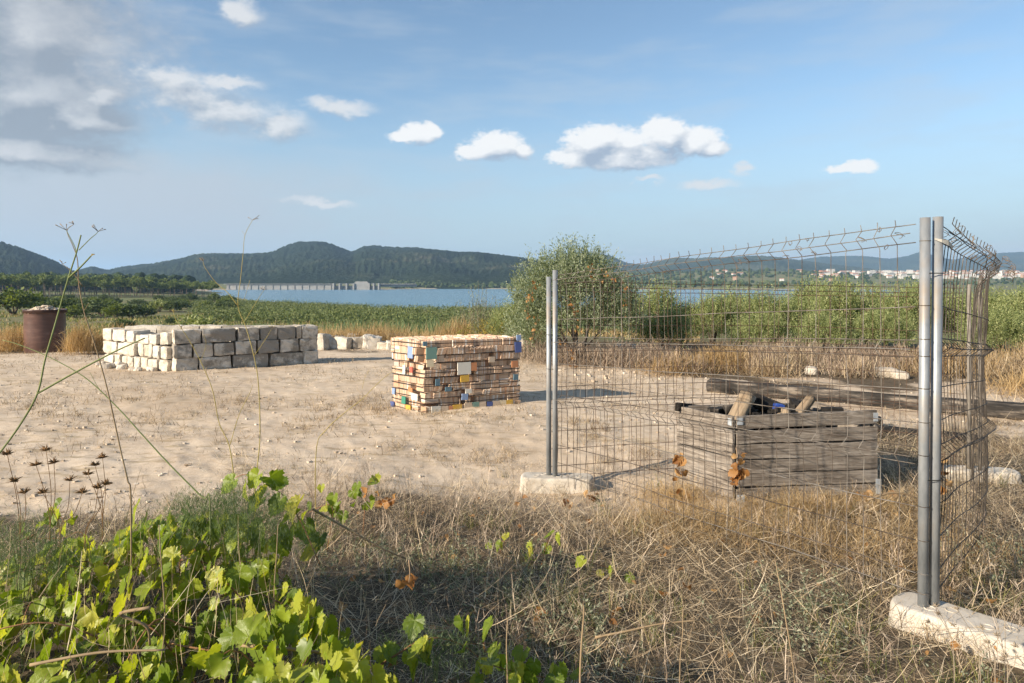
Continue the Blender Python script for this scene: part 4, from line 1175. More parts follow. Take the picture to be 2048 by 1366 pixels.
def build_fence():
    rng = np.random.default_rng(4)
    # panel A: left posts to right posts
    tA = thing("fence_panel", "wire mesh fence panel with galvanised posts standing in front of the crate", "fence", (0, 0, 0), 0, "temporary fence panels")
    dA = (RP - LP) / np.linalg.norm(RP - LP)
    zl, zr = -.235, .0
    LA = np.linalg.norm(RP - LP)
    zbA = lambda s: zl + (zr - zl) * s / LA
    post(tA, LP + np.array([.030, -.02]), -.16, 1.875); post(tA, RP + np.array([-.028, .0]), .05, 2.085, lean=(.012, 0))
    a0, a1 = LP + np.array([.055, -.045]), RP + np.array([-.05, .02])
    mid = (a0 + a1) / 2 + np.array([-.03, -.02])
    panel(tA, [a0, a0 * .7 + a1 * .3 + np.array([.01, .015]), mid, a0 * .3 + a1 * .7, a1], zbA, wire_A, 1, bend_top=.1)
    for k in range(26):
        s = rng.uniform(.1, LA - .1) if k > 8 else rng.uniform(LA - 1.6, LA - .1); q = a0 + dA * s; z = zbA(s) + rng.choice([2.06, 2.01, 1.97, 1.97, 1.635])
        curl(tA, (q[0], q[1], z), rng.uniform(.010, .026), tendril, rng)
    for z in (.163, .263, .432, .606, .868, 1.037, 1.21, 1.376, 1.463, 1.635, 1.966):
        c_ = RP + np.array([-.028 + .012 * z / 2, 0]); a = np.linspace(-.5, .7, 6) * math.pi
        P = [(c_[0] + math.cos(w + 3.6) * .0262, c_[1] + math.sin(w + 3.6) * .0262, z) for w in a]
        obj("wire_end", tube_mesh("wire_end", P, .0022, 4), wire_A, tA)
    # panel B: right posts round to the far corner, mesh buckled outwards
    tB = thing("fence_panel", "buckled dark wire fence panel turning back at the right of the two posts", "fence", (0, 0, 0), 0, "temporary fence panels")
    post(tB, RP + np.array([.034, .01]), .05, 2.09, lean=(.022, 0)); post(tB, FP + np.array([.02, -.03]), gz(*FP) - .02, 1.78, r=.018).data.materials[0] = dull_post
    b0 = RP + np.array([.062, .03])
    zfp = -.36
    LB = 4.4
    zbB = lambda s: .0 + (zfp - .0) * s / LB
    panel(tB, [b0, np.array([2.62, 4.02]), np.array([3.22, 4.66]), np.array([3.62, 5.25]), np.array([3.95, 5.85]), FP - np.array([.05, .05])], zbB, wire_B, 2, rad=.0029, sgn=1.0, bend_top=.3)
    for k in range(26):
        s = rng.uniform(.1, 2.6); w = s / 4.3
        q = b0 * (1 - w) + (FP - np.array([-.1, .3])) * w + np.array([.10, -.12]) * math.sin(w * 3.1)
        curl(tB, (q[0], q[1], zbB(s) + rng.choice([2.06, 2.01, 1.97])), rng.uniform(.015, .035), tendril, rng)
    # panel C: left posts to the far corner, rusty
    tC = thing("fence_panel", "rusty wire fence panel running behind the crate to the far corner", "fence", (0, 0, 0), 0, "temporary fence panels")
    post(tC, LP + np.array([-.028, .02]), -.16, 1.81); post(tC, FP + np.array([-.05, .02]), gz(*FP) - .02, 1.74, r=.018).data.materials[0] = dull_post
    c0, c1 = LP + np.array([.0, .05]), FP + np.array([-.09, .03])
    zbC = lambda s: -.30 - .06 * s / 4.1
    panel(tC, [c0, np.array([1.4, 6.95]), np.array([2.5, 7.14]), np.array([3.5, 6.98]), c1], zbC, wire_C, 3, sgn=-1.0)
    # ties that hold the posts together
    for z in (1.80, .745):
        ring(tA, RP + np.array([.008 + .017 * z / 2, .005]), .032, tie_m, z, rx=1.9)
    for z in (1.35, 1.02):
        ring(tC, LP, .03, tie_m, z - .1, rx=1.9, ang=-.5)
    # a strip of weathered tape on the right post
    tp = noisy_mat("grey_tape", [(0.3, (0.34, 0.32, 0.27)), (0.7, (0.50, 0.48, 0.43))], bump=.2)
    c_ = RP + np.array([.056, .01]); P = [(c_[0] - .03, c_[1] - .02, 1.975), (c_[0] + .0, c_[1] - .03, 1.965), (c_[0] + .04, c_[1] - .02, 1.955), (c_[0] + .075, c_[1] + .0, 1.935)]
    Vv = np.array([(x, y, z + dz) for (x, y, z), w in zip(P, (.004, .008, .014, .008)) for dz in (-w, w)] + [(x, y - .002, z + dz) for (x, y, z), w in zip(P, (.004, .008, .014, .008)) for dz in (-w, w)])
    Fq = np.array([[2 * i, 2 * i + 1, 2 * i + 3, 2 * i + 2] for i in range(3)] + [[8 + 2 * i, 8 + 2 * i + 2, 8 + 2 * i + 3, 8 + 2 * i + 1] for i in range(3)])
    obj("tape_strip", mesh_data("tape_strip", Vv, Fq), tp, tB)
build_fence()
# ------------------------------------------------------------------ blades, leaves and shrubs
def blades(pos, L, W, phi, th0, dth, seg=3, rng=None, rnd=None, side=None, taper=1.0):
    """ribbons: pos (n,3); L, W, phi, th0 (lean from vertical), dth (curl) per blade -> V, F, rnd"""
    n = len(pos); L, W, phi, th0, dth = (np.broadcast_to(np.asarray(q, float), (n,)) for q in (L, W, phi, th0, dth))
    rnd = rng.random(n) if rnd is None else rnd
    psi = rng.uniform(0, 2 * math.pi, n) if side is None else side
    sx = np.stack([np.cos(psi), np.sin(psi), np.zeros(n)], axis=1)
    P = np.array(pos, float).copy(); out = []
    for k in range(seg + 1):
        w = (W * (1 - taper * (k / seg) ** 1.6 * 0.92))[:, None] * 0.5
        out += [P - sx * w, P + sx * w]
        if k < seg:
            t = th0 + dth * (k + 0.5) / seg
            P = P + (L / seg)[:, None] * np.stack([np.sin(t) * np.cos(phi), np.sin(t) * np.sin(phi), np.cos(t)], axis=1)
    m = 2 * (seg + 1)
    V = np.stack(out, axis=1).reshape(-1, 3)
    b = np.arange(n)[:, None] * m + (np.arange(seg) * 2)[None, :]
    F = np.stack([b, b + 1, b + 3, b + 2], axis=2).reshape(-1, 4)
    return V, F, np.repeat(rnd, m)
def join(parts):
    Vs, Fs, Rs, off = [], [], [], 0
    for V, F, r in parts: Vs.append(V); Fs.append(F + off); Rs.append(r); off += len(V)
    return np.concatenate(Vs), np.concatenate(Fs), np.concatenate(Rs)
def leaf_quads(P, D, L, W, rng, rnd):
    """one diamond-ish quad per leaf at P pointing along D"""
    n = len(P); D = D / (np.linalg.norm(D, axis=1)[:, None] + 1e-9)
    S = np.cross(D, rng.normal(size=(n, 3))); S /= np.linalg.norm(S, axis=1)[:, None] + 1e-9
    L, W = L[:, None], W[:, None]
    V = np.stack([P, P + D * L * .45 + S * W * .5, P + D * L, P + D * L * .45 - S * W * .5], axis=1).reshape(-1, 3)
    F = np.arange(n * 4).reshape(-1, 4)
    return V, F, np.repeat(rnd, 4)
def shoots_shrub(rng, size, nshoot, per, leaf, shoot_len, up=0.9, inner=0.35, base=0.0, flat=False):
    """leafy shoots filling an uneven ellipsoid; returns leaves (V,F,rnd) and shoot paths"""
    sx, sy, sz = size
    n = nshoot
    d = rng.normal(size=(n, 3)); d[:, 2] = np.abs(d[:, 2]) * 1.05 - 0.25
    d /= np.linalg.norm(d, axis=1)[:, None]
    lump = 0.72 + 0.45 * fbm(np.arctan2(d[:, 1], d[:, 0]) * 1.5 + 10, d[:, 2] * 2.2 + rng.uniform(0, 9), 3, 5)
    rad = (inner + (1 - inner) * rng.random(n) ** 0.6) * lump
    B = d * rad[:, None] * np.array([sx / 2, sy / 2, sz * .62]) + np.array([0, 0, sz * .36 + base])
    dirs = d * 0.65 + np.array([0, 0, up]) + rng.normal(scale=.25, size=(n, 3)); dirs /= np.linalg.norm(dirs, axis=1)[:, None]
    ln = shoot_len * rng.uniform(.5, 1.15, n)
    t = np.tile(np.linspace(.05, 1, per), n); idx = np.repeat(np.arange(n), per)
    P = B[idx] + dirs[idx] * (ln[idx] * t)[:, None] + rng.normal(scale=leaf[0] * .25, size=(n * per, 3))
    P[:, 2] = np.maximum(P[:, 2], 0.03)
    D = dirs[idx] * .75 + rng.normal(scale=.6, size=(n * per, 3))
    L = leaf[0] * rng.uniform(.6, 1.2, n * per); W = leaf[1] * rng.uniform(.7, 1.2, n * per)
    rn = np.clip(np.repeat(rng.random(n), per) * .55 + rng.random(n * per) * .45, 0, 1)
    return leaf_quads(P, D, L, W, rng, rn), B, dirs, ln
def stems_mesh(name, paths, r0, r1, sides=4):
    P = [tube(p, np.linspace(r0, r1, len(p)), sides, False) for p in paths]
    V, F, _ = merge([(v, f) for v, f in P]); return mesh_data(name, V, F, smooth=True)

straw = leaf_mat("straw", [(0.0, (0.054, 0.039, 0.027)), (0.25, (0.162, 0.117, 0.074)), (0.5, (0.356, 0.265, 0.162)), (0.75, (0.583, 0.459, 0.297)), (1.0, (0.750, 0.637, 0.459))], .25, (1, .95, .75), rough=.6)
golden = leaf_mat("golden_straw", [(0.0, (0.190, 0.119, 0.053)), (0.4, (0.351, 0.242, 0.116)), (0.8, (0.494, 0.361, 0.189)), (1.0, (0.570, 0.446, 0.273))], .3, (1, .9, .6), rough=.6)
twig = leaf_mat("grey_twig", [(0.0, (0.109, 0.081, 0.056)), (0.5, (0.274, 0.206, 0.150)), (1.0, (0.566, 0.458, 0.351))], .05, rough=.8)
grass_green = leaf_mat("green_grass", [(0.0, (0.055, 0.075, 0.02)), (0.5, (0.12, 0.145, 0.04)), (0.85, (0.25, 0.25, 0.075)), (1.0, (0.40, 0.34, 0.15))], .35)
greygreen = leaf_mat("grey_green_herb", [(0.0, (0.09, 0.105, 0.065)), (0.6, (0.19, 0.21, 0.135)), (1.0, (0.32, 0.33, 0.24))], .25)
feather = leaf_mat("feathery_green", [(0.0, (0.045, 0.075, 0.03)), (0.6, (0.095, 0.14, 0.055)), (1.0, (0.18, 0.22, 0.09))], .3)
olive_leaf = leaf_mat("olive_leaf", [(0.0, (0.075, 0.102, 0.049)), (0.45, (0.178, 0.215, 0.119)), (0.8, (0.320, 0.356, 0.238)), (1.0, (0.480, 0.501, 0.388))], .28, rough=.5)
shrub_leaf = leaf_mat("shrub_leaf", [(0.0, (0.092, 0.119, 0.046)), (0.45, (0.212, 0.250, 0.097)), (0.8, (0.342, 0.360, 0.170)), (1.0, (0.516, 0.483, 0.269))], .30, rough=.55)
pale_leaf = leaf_mat("pale_shrub_leaf", [(0.0, (0.10, 0.115, 0.065)), (0.5, (0.19, 0.205, 0.125)), (1.0, (0.33, 0.33, 0.22))], .3)
marsh_leaf = leaf_mat("marsh_leaf", [(0.0, (0.033, 0.054, 0.021)), (0.5, (0.075, 0.105, 0.036)), (1.0, (0.150, 0.180, 0.068))], .2, rough=.7)
lime_leaf = leaf_mat("lime_leaf", [(0.0, (0.06, 0.085, 0.018)), (0.5, (0.12, 0.155, 0.03)), (1.0, (0.20, 0.23, 0.05))], .3)
reed_leaf = leaf_mat("reed_leaf", [(0.0, (0.058, 0.098, 0.042)), (0.5, (0.111, 0.169, 0.072)), (0.9, (0.195, 0.240, 0.111)), (1.0, (0.390, 0.338, 0.182))], .25)
pine_leaf = leaf_mat("pine_needles", [(0.0, (0.062, 0.094, 0.027)), (0.5, (0.144, 0.188, 0.053)), (1.0, (0.263, 0.294, 0.094))], .15, rough=.8)
bark = noisy_mat("bark", [(0.3, (0.10, 0.075, 0.055)), (0.7, (0.26, 0.20, 0.15))], scale=6, bump=.6, stretch=(3, 3, .6))
orange_leaf = leaf_mat("dead_orange_leaf", [(0.0, (0.212, 0.095, 0.030)), (0.5, (0.391, 0.207, 0.075)), (1.0, (0.493, 0.324, 0.150))], .4, (1, .8, .5), use_obj=True, noise_scale=12)

# ------------------------------------------------------------------ pine trees across the marsh
def pine_variant(rng):
    H = 12.5; P, Dn = [], []
    nc = 46
    for c in range(nc):
        a = rng.uniform(0, 6.28); rr = 3.1 * math.sqrt(rng.random()); z = H - 4.6 + 3.7 * rng.random() * (1 - (rr / 3.6) ** 2) + .5
        cs = rng.uniform(.55, 1.05); k = 26
        q = rng.normal(size=(k, 3)); q /= np.linalg.norm(q, axis=1)[:, None]
        P.append(np.array([rr * math.cos(a), rr * math.sin(a), z]) + q * np.array([cs, cs, cs * .55])); Dn.append(q + np.array([0, 0, .5]))
    P, Dn = np.concatenate(P), np.concatenate(Dn); n = len(P)
    rn = np.clip(.25 + (P[:, 2] - 8.5) / 6 + rng.normal(scale=.16, size=n), 0, 1) * 0 + rng.random(n)
    crown = leaf_quads(P, Dn, rng.uniform(.7, 1.3, n), rng.uniform(.5, .9, n), rng, rn)
    path = smooth_path([(0, 0, -.5), (rng.uniform(-.3, .3), rng.uniform(-.3, .3), 4), (rng.uniform(-.5, .5), 0, 8), (0, 0, 10.5)], 8)
    limbs = [path] + [smooth_path([path[5] + [0, 0, rng.uniform(-1, 1)], (1.4 * math.cos(a), 1.4 * math.sin(a), 9), (2.4 * math.cos(a), 2.4 * math.sin(a), 10)], 4) for a in rng.uniform(0, 6.28, 4)]
    P2 = [tube(p, np.linspace(.2 if i == 0 else .09, .06, len(p)), 5, False) for i, p in enumerate(limbs)]
    V, F, _ = merge(P2)
    cm = mesh_data("crown", *crown[:2], crown[2]); cm.materials.append(pine_leaf)
    tm = mesh_data("trunk", V, F, smooth=True); tm.materials.append(bark)
    return cm, tm
def build_pines():
    rng = np.random.default_rng(60); var = [pine_variant(rng) for _ in range(5)]
    spots = []
    for row in range(5):
        px = -90.0
        while px < 436:
            t = (px + 90) / 526; D = 345 + 95 * t + row * 17 + rng.uniform(-6, 6)
            x = (px - 1024) / F_PX * D + rng.uniform(-1, 1)
            if lake_sd(np.array([x]), np.array([D]))[0] > 8: spots.append((x, D, row, px))
            px += rng.uniform(11, 20)
    for x, y, row, px in spots:
        s = rng.uniform(.72, 1.02) * (0.9 if px > 330 else 1.0)
        cm, tm = var[rng.integers(5)]
        where = "front row of" if row == 0 else "within"
        t = thing("pine_tree", "tall umbrella pine with bare trunk in the " + ("front row of the wood beyond the marsh" if row == 0 else "depth of the wood beyond the marsh"), "tree", (x, y, gz(x, y)), rng.uniform(0, 6.28), "pine trees beyond the marsh, " + ("front row" if row == 0 else "rows behind"))
        t.scale = (s, s, s * rng.uniform(.9, 1.08))
        obj("crown", cm, None, t); obj("trunk", tm, None, t)
build_pines()

# ------------------------------------------------------------------ bushes on the marsh and along the shore
def bush_variant(rng, mat, n=70, per=9, leaf=(.34, .2)):
    (V, F, r), B, d, ln = shoots_shrub(rng, (2.0, 2.0, 1.35), n, per, leaf, .38, up=.6, inner=.3)
    me = mesh_data("foliage", V, F, r); me.materials.append(mat); return me
def build_marsh():
    rng = np.random.default_rng(91)
    dark = [bush_variant(rng, marsh_leaf, 150, 9, (.22, .13)) for _ in range(3)]; lime = [bush_variant(rng, lime_leaf, 150, 9, (.22, .13)) for _ in range(2)]
    mid = [bush_variant(rng, shrub_leaf, 150, 9, (.2, .12)) for _ in range(2)]
    stem_me = stems_mesh("stem", [smooth_path([(0, 0, -.1), (a * .3, b_ * .3, .4), (a * .6, b_ * .6, .8)], 4) for a, b_ in rng.uniform(-1, 1, (7, 2))], .05, .015); stem_me.materials.append(bark)
    def put(px, py, wpx, hpx, D, me, label, group=None):
        x = (px - 1024) / F_PX * D; z = gz(x, D); W = wpx / F_PX * D / 2.0; H = hpx / F_PX * D / 1.35
        t = thing("marsh_bush", label, "bush", (x, D, z), rng.uniform(0, 6.28), group); t.scale = (W, W, H)
        obj("foliage", me, None, t); obj("stem", stem_me, None, t)
    put(28, 0, 92, 46, 150, lime[0], "big lime green bush at the left edge above the drum")
    put(115, 0, 70, 34, 140, dark[0], "dark green bush between the lime bush and the drum's rim")
    put(248, 0, 42, 20, 92, dark[1], "dark round bush standing alone on the brown field left of centre")
    put(342, 0, 20, 14, 110, dark[2], "small dark round bush on the field right of the lone one")
    put(398, 0, 76, 40, 32, mid[0], "olive green bush just behind the stone enclosure")
    put(205, 0, 66, 28, 150, dark[1], "dark scrubby bush right of the fennel stalk")
    for px, py, w in ((170, 0, 44), (150, 0, 40), (232, 0, 46), (262, 0, 50), (290, 0, 40), (318, 0, 36), (345, 0, 30), (300, 0, 36), (225, 0, 36)):
        k = rng.random()
        put(px, py, w, rng.uniform(18, 28), rng.uniform(118, 185), (dark + mid)[rng.integers(5)] if k < .85 else lime[1], "low dark bush in the scrub belt across the marsh", "bushes of the scrub belt")
    for k in range(60):
        px = rng.uniform(-60, 470); D = rng.uniform(190, 330)
        put(px, 0, rng.uniform(18, 36), rng.uniform(8, 17), D, dark[rng.integers(3)] if rng.random() < .65 else lime[rng.integers(2)], "small far bush on the green flats before the pine wood", "bushes on the far flats")
    # shoreline thicket, reads as one mass
    P = []
    N = 5200
    px = rng.uniform(380, 1330, N); D = rng.uniform(95, 330, N); x = (px - 1024) / F_PX * D
    sd = lake_sd(x, D); ok = (sd > 3) & (sd < 130) & (fbm(x * .05, D * .05, 3, 8) > .40)
    x, D = x[ok], D[ok]; z = ground(x, D, False)
    for a, b_, c in zip(x, D, z):
        k = 30; s = rng.uniform(.5, 1.15)
        q = rng.normal(size=(k, 3)) * np.array([s, s, s * .55]) + np.array([a, b_, c + s * .75]); q[:, 2] = np.maximum(q[:, 2], c + .1)
        P.append(leaf_quads(q, rng.normal(size=(k, 3)) + np.array([0, 0, .8]), rng.uniform(.28, .6, k), rng.uniform(.14, .32, k), rng, np.clip(rng.random() * .6 + rng.random(k) * .4, 0, 1)))
    V, F, r = join(P)
    tag(obj("shore_thicket", mesh_data("shore_thicket", V, F, r), marsh_leaf2), "green thicket lining the near shore of the lake", "thicket", kind='stuff')
    # blue-green reeds nearer, right of centre
    n = 22000
    px = rng.uniform(540, 1330, n); D = rng.uniform(44, 84, n); x = (px - 1024) / F_PX * D
    ok = (fbm(x * .12, D * .12, 3, 18) + sst(560, 760, px) * .2 > .52); x, D = x[ok], D[ok]; n = len(x)
    pos = np.stack([x, D, ground(x, D, False)], axis=1)
    V, F, r = blades(pos, rng.uniform(.7, 1.5, n), rng.uniform(.03, .06, n), rng.uniform(0, 6.28, n), rng.uniform(0, .3, n), rng.uniform(.1, .8, n), 3, rng, side=rng.normal(scale=.7, size=n))
    tag(obj("reeds", mesh_data("reeds", V, F, r), reed_leaf), "band of blue-green reeds before the lake", "reeds", kind='stuff')
    # tussocky green and straw grass over the marsh
    n = 60000
    D = 26 + 150 * rng.random(n) ** 1.3; px = rng.uniform(-80, 1400, n); x = (px - 1024) / F_PX * D
    ok = fbm(x * .15, D * .06, 3, 28) > .45; x, D = x[ok], D[ok]; n = len(x)
    pos = np.stack([x, D, ground(x, D, False) - .02], axis=1)
    near = 1 - sst(30, 44, D + 20 * (fbm(x * .08, D * .08, 2, 4) - .5))
    isd = rng.random(n) < np.clip(near + .18, 0, .95)
    L = rng.uniform(.12, .32, n) * (1 + D / 110); Wd = .012 + D * .0009
    for nm, mk, mt, lab in (("dry_grass", isd, golden, "dry straw grass on the slope behind the clearing"), ("marsh_grass", ~isd, grass_green, "green grass and rushes over the marsh flats")):
        k = mk.sum()
        V, F, r = blades(pos[mk], L[mk], Wd[mk], rng.uniform(0, 6.28, k), rng.uniform(0, .5, k), rng.uniform(0, .8, k), 2, rng, side=rng.normal(scale=.8, size=k))
        tag(obj(nm, mesh_data(nm, V, F, r), mt), lab, "grass", kind='stuff')
marsh_leaf2 = leaf_mat("shore_leaf", [(0.0, (0.05, 0.075, 0.025)), (0.5, (0.11, 0.14, 0.048)), (1.0, (0.20, 0.21, 0.085))], .2, rough=.7)
build_marsh()

# ------------------------------------------------------------------ olive tree and the hedge of shrubs behind the fence
LEAF_PROTOS = []
def vine_leaf(seed, droop=.25, fold=.35, curlk=0.0):
    """lobed, toothed vine leaf: stalk at the origin, tip along +y, about 1 long"""
    rng = np.random.default_rng(seed)
    n = 34; th = np.linspace(-math.pi * .93, math.pi * .93, n)
    a = np.abs(th)
    r = .62 - .13 * (a / math.pi) + .20 * np.exp(-(a / .42) ** 2) + .09 * np.exp(-((a - 1.15) / .35) ** 2) + .05 * np.exp(-((a - 2.05) / .35) ** 2)
    r *= 1 + .07 * np.where(np.arange(n) % 2 == 0, 1, -1) + rng.normal(scale=.02, size=n)
    o = np.stack([np.sin(th) * r, np.cos(th) * r + .12], axis=1)
    rings = [np.zeros((1, 2)) + [0, .02], o[::2] * .52, o]
    P = np.concatenate([rings[0], rings[1], rings[2]])
    m = len(rings[1])
    T = []
    for i in range(m - 1): T.append([0, 1 + i + 1, 1 + i])
    o0 = 1 + m
    for i in range(m - 1):
        T += [[1 + i, 1 + i + 1, o0 + 2 * i + 1], [1 + i, o0 + 2 * i + 1, o0 + 2 * i], [1 + i + 1, o0 + 2 * i + 2, o0 + 2 * i + 1]]
    x, y = P[:, 0], P[:, 1]; rr = np.hypot(x, y)
    ang = np.arctan2(x, y)
    z = fold * np.abs(x) * .8 - droop * y * np.abs(y) - .10 * np.abs(np.sin(ang * 2.6)) * rr * .5 + rng.normal(scale=.02, size=len(P)) + curlk * rr ** 2 * np.cos(ang * 2 + seed)
    V = np.stack([x, y, z], axis=1)
    # stalk
    q = np.array([(0, .02, 0), (.02, -.25, -.03), (.0, -.55, -.14)])
    sv = np.concatenate([q + np.array([-.012, 0, 0]), q + np.array([.012, 0, 0])]); k = len(V)
    T += [[k, k + 1, k + 4], [k, k + 4, k + 3], [k + 1, k + 2, k + 5], [k + 1, k + 5, k + 4]]
    return np.concatenate([V, sv]), np.array(T)
def leaf_matrix(loc, n, t, s):
    n = Vector(n).normalized(); t = Vector(t); t = (t - n * t.dot(n)).normalized(); x = t.cross(n)
    M = Matrix((x, t, n)).transposed().to_4x4()
    return Matrix.Translation(Vector(loc)) @ M @ Matrix.Diagonal((s, s, s, 1))
vine_m, nt, b = new_mat("vine_leaf")
rr_ = obj_rnd(nt); co = coords(nt); sp = nt.nodes.new('ShaderNodeSeparateXYZ'); nt.links.new(co.s, sp.inputs[0])
lx, ly = X(nt, sp.outputs[0]), X(nt, sp.outputs[1])
ang = lx._m('ARCTAN2', ly + .02); vein = (ang * 2.55)._m('SINE')._m('ABSOLUTE'); rad_ = (lx * lx + ly * ly).sqrt()
vl = (vein * rad_).step(.035, .0)
bl = noise(nt, co, 3.0, 5, .6)
tint = (rr_ + attr(nt))._m('FRACT')
lc = ramp(nt, tint * .75 + bl * .3, [(0.08, (0.075, 0.12, 0.014)), (0.32, (0.145, 0.20, 0.020)), (0.60, (0.235, 0.285, 0.028)), (0.82, (0.34, 0.345, 0.045)), (0.98, (0.48, 0.40, 0.08))])
lc = mix_col(nt, vl * .45, lc, (0.30, 0.34, 0.11))
lc = mix_col(nt, noise(nt, co, 9, 3).step(.66, .74) * .6, lc, (0.20, 0.12, 0.035))
setc(nt, b.inputs['Base Color'], lc); b.inputs['Roughness'].default_value = .42; b.inputs['Specular IOR Level'].default_value = .35
add_bump(nt, b, vein * rad_ + bl * .4, .35, .05)
tr = nt.nodes.new('ShaderNodeBsdfTranslucent'); mu = nt.nodes.new('ShaderNodeMix'); mu.data_type = 'RGBA'; mu.blend_type = 'MULTIPLY'; mu.inputs[0].default_value = 1
nt.links.new(lc.s, mu.inputs[6]); mu.inputs[7].default_value = (1.9, 1.9, .7, 1); nt.links.new(mu.outputs[2], tr.inputs[0])
ms = nt.nodes.new('ShaderNodeMixShader'); ms.inputs[0].default_value = .38
nt.links.new(b.outputs[0], ms.inputs[1]); nt.links.new(tr.outputs[0], ms.inputs[2]); nt.links.new(ms.outputs[0], nt.nodes['Material Output'].inputs[0])
GREEN_LEAVES = [mesh_data("leaf", *vine_leaf(s, d, f), smooth=True) for s, d, f in ((1, .2, .3), (2, .35, .15), (3, .1, .55), (4, .45, .4), (5, -.1, .2), (6, .3, .75))]
for q in GREEN_LEAVES: q.materials.append(vine_m)
DEAD_LEAVES = [mesh_data("dead_leaf", *vine_leaf(s, d, f, c), smooth=True) for s, d, f, c in ((11, .6, .9, .5), (12, .8, .3, .7), (13, .3, 1.2, .3))]
for q in DEAD_LEAVES: q.materials.append(orange_leaf)
def dead_strand(name, label, path, n, size, rng, spread=.06, cat="dried vine", group=None):
    P = smooth_path(path, 14)
    t = thing(name, label, cat, tuple(P[0]), 0, group)
    obj("stem", tube_mesh("stem", P - P[0], np.linspace(.004, .002, 14), 4), tendril, t)
    for k in range(n):
        q = P[rng.integers(1, 14)] - P[0] + rng.normal(scale=spread, size=3)
        o = obj("dead_leaf", DEAD_LEAVES[rng.integers(3)], None, t)
        o.matrix_local = leaf_matrix(q, rng.normal(size=3) + np.array([-.4, -.8, .2]), rng.normal(scale=.5, size=3) + np.array([0, 0, -1]), size * rng.uniform(.6, 1.2))
    return t
def build_shrubs():
    rng = np.random.default_rng(17)
    # olive tree
    x, y, _ = px_ground(1148, 728, -.3); g = gz(x, y)
    t = thing("olive_tree", "bushy grey-green olive tree with dead vine in it behind the left posts", "tree", (x, y, g))
    lob = [((0, 0, .2), (2.9, 2.5, 2.4), 560), ((-.65, -.1, .95), (1.7, 1.6, 1.65), 300), ((.15, .1, 1.15), (1.9, 1.7, 1.75), 400), ((-1.05, -.2, .05), (1.2, 1.2, 1.6), 190), ((1.0, -.1, .3), (1.25, 1.2, 1.7), 230)]
    parts, paths = [], []
    for c, s, n in lob:
        (V, F, r), B, d, ln = shoots_shrub(rng, s, int(n * 1.7), 20, (.078, .022), .52, up=.85)
        parts.append((V + np.array(c), F, r))
        for k in rng.integers(0, n, 10): paths.append(smooth_path([(rng.uniform(-.1, .1), 0, 0), (c[0] * .5, c[1] * .5, .5 + c[2] * .3), tuple(B[k] + np.array(c))], 7))
    V, F, r = join(parts)
    obj("crown", mesh_data("crown", V, F, r), olive_leaf, t)
    obj("trunk", stems_mesh("trunk", [smooth_path([(.12, -.1, -.1), (.02, 0, .5), (-.1, 0, 1.2), (-.05, 0, 2.0)], 8), smooth_path([(.12, -.1, 0), (.3, 0, .6), (.5, .1, 1.4)], 7), smooth_path([(.12, -.1, 0), (-.3, 0, .5), (-.7, .0, 1.0)], 7)], .06, .02, 6), bark, t)
    obj("branch", stems_mesh("branch", paths, .012, .004), bark, t)
    W = lambda px, py, d: np.array(px_at(px, py, d))
    strands = [((1072, 560), (1062, 590), (1052, 640), 26, "orange dead vine strand down the olive tree's left side"), ((1076, 630), (1070, 655), (1062, 690), 12, "short dead strand low on the olive tree's left"),
               ((1135, 590), (1148, 620), (1155, 665), 26, "dead vine hanging in the olive tree right of the posts"), ((1180, 530), (1190, 550), (1200, 560), 10, "faded leaves caught in the olive crown's middle"),
               ((1245, 560), (1252, 590), (1250, 630), 12, "thin dead strand on the olive tree's right side"), ((1125, 680), (1140, 710), (1150, 742), 22, "dead vine climbing at the foot of the olive tree"),
               ((1210, 540), (1222, 555), (1235, 560), 12, "pale dry leaves at the right shoulder of the olive tree")]
    for a, c, e, n, lab in strands:
        dead_strand("dried_vine", lab, [W(*a, y - 1.0), W(*c, y - 1.15), W(*e, y - 1.2)], int(n * .8), .055, rng, .05, group="dead vine in the olive tree")
    # shrub hedge
    variants = []
    for k in range(5):
        parts = []
        for c, s, n in (((0, 0, 0), (2.3, 1.8, 1.9), 430), ((rng.uniform(-.5, .5), 0, .7), (1.3, 1.2, 1.25), 190), ((rng.uniform(-.8, .8), -.2, .35), (1.1, 1.0, 1.3), 150)):
            (V, F, r), B, d, ln = shoots_shrub(rng, s, int(n * 1.35), 18, (.08, .026), .58, up=1.15)
            parts.append((V + np.array(c), F, r))
        V, F, r = join(parts); me = mesh_data("foliage", V, F, r); me.materials.append(shrub_leaf); variants.append(me)
    sm = stems_mesh("stem", [smooth_path([(0, 0, -.1), (a * .3, b_ * .3, .7), (a * .8, b_ * .6, 1.5)], 5) for a, b_ in rng.uniform(-1, 1, (9, 2))], .03, .008); sm.materials.append(bark)
    def shrub(px, top, D, wpx, label):
        x = (px - 1024) / F_PX * D; g = gz(x, D)
        H = CAM_Z + (HOR - top) / F_PX * D - g
        t = thing("shrub", label, "shrub", (x, D, g), rng.uniform(-.4, .4) + rng.integers(2) * math.pi, "shrubs of the hedge behind the fence")
        sx = wpx / F_PX * D / 2.3; t.scale = (sx, max(sx, .8), H / 2.15 * rng.uniform(.88, 1.12))
        obj("foliage", variants[rng.integers(5)], None, t); obj("stem", sm, None, t)
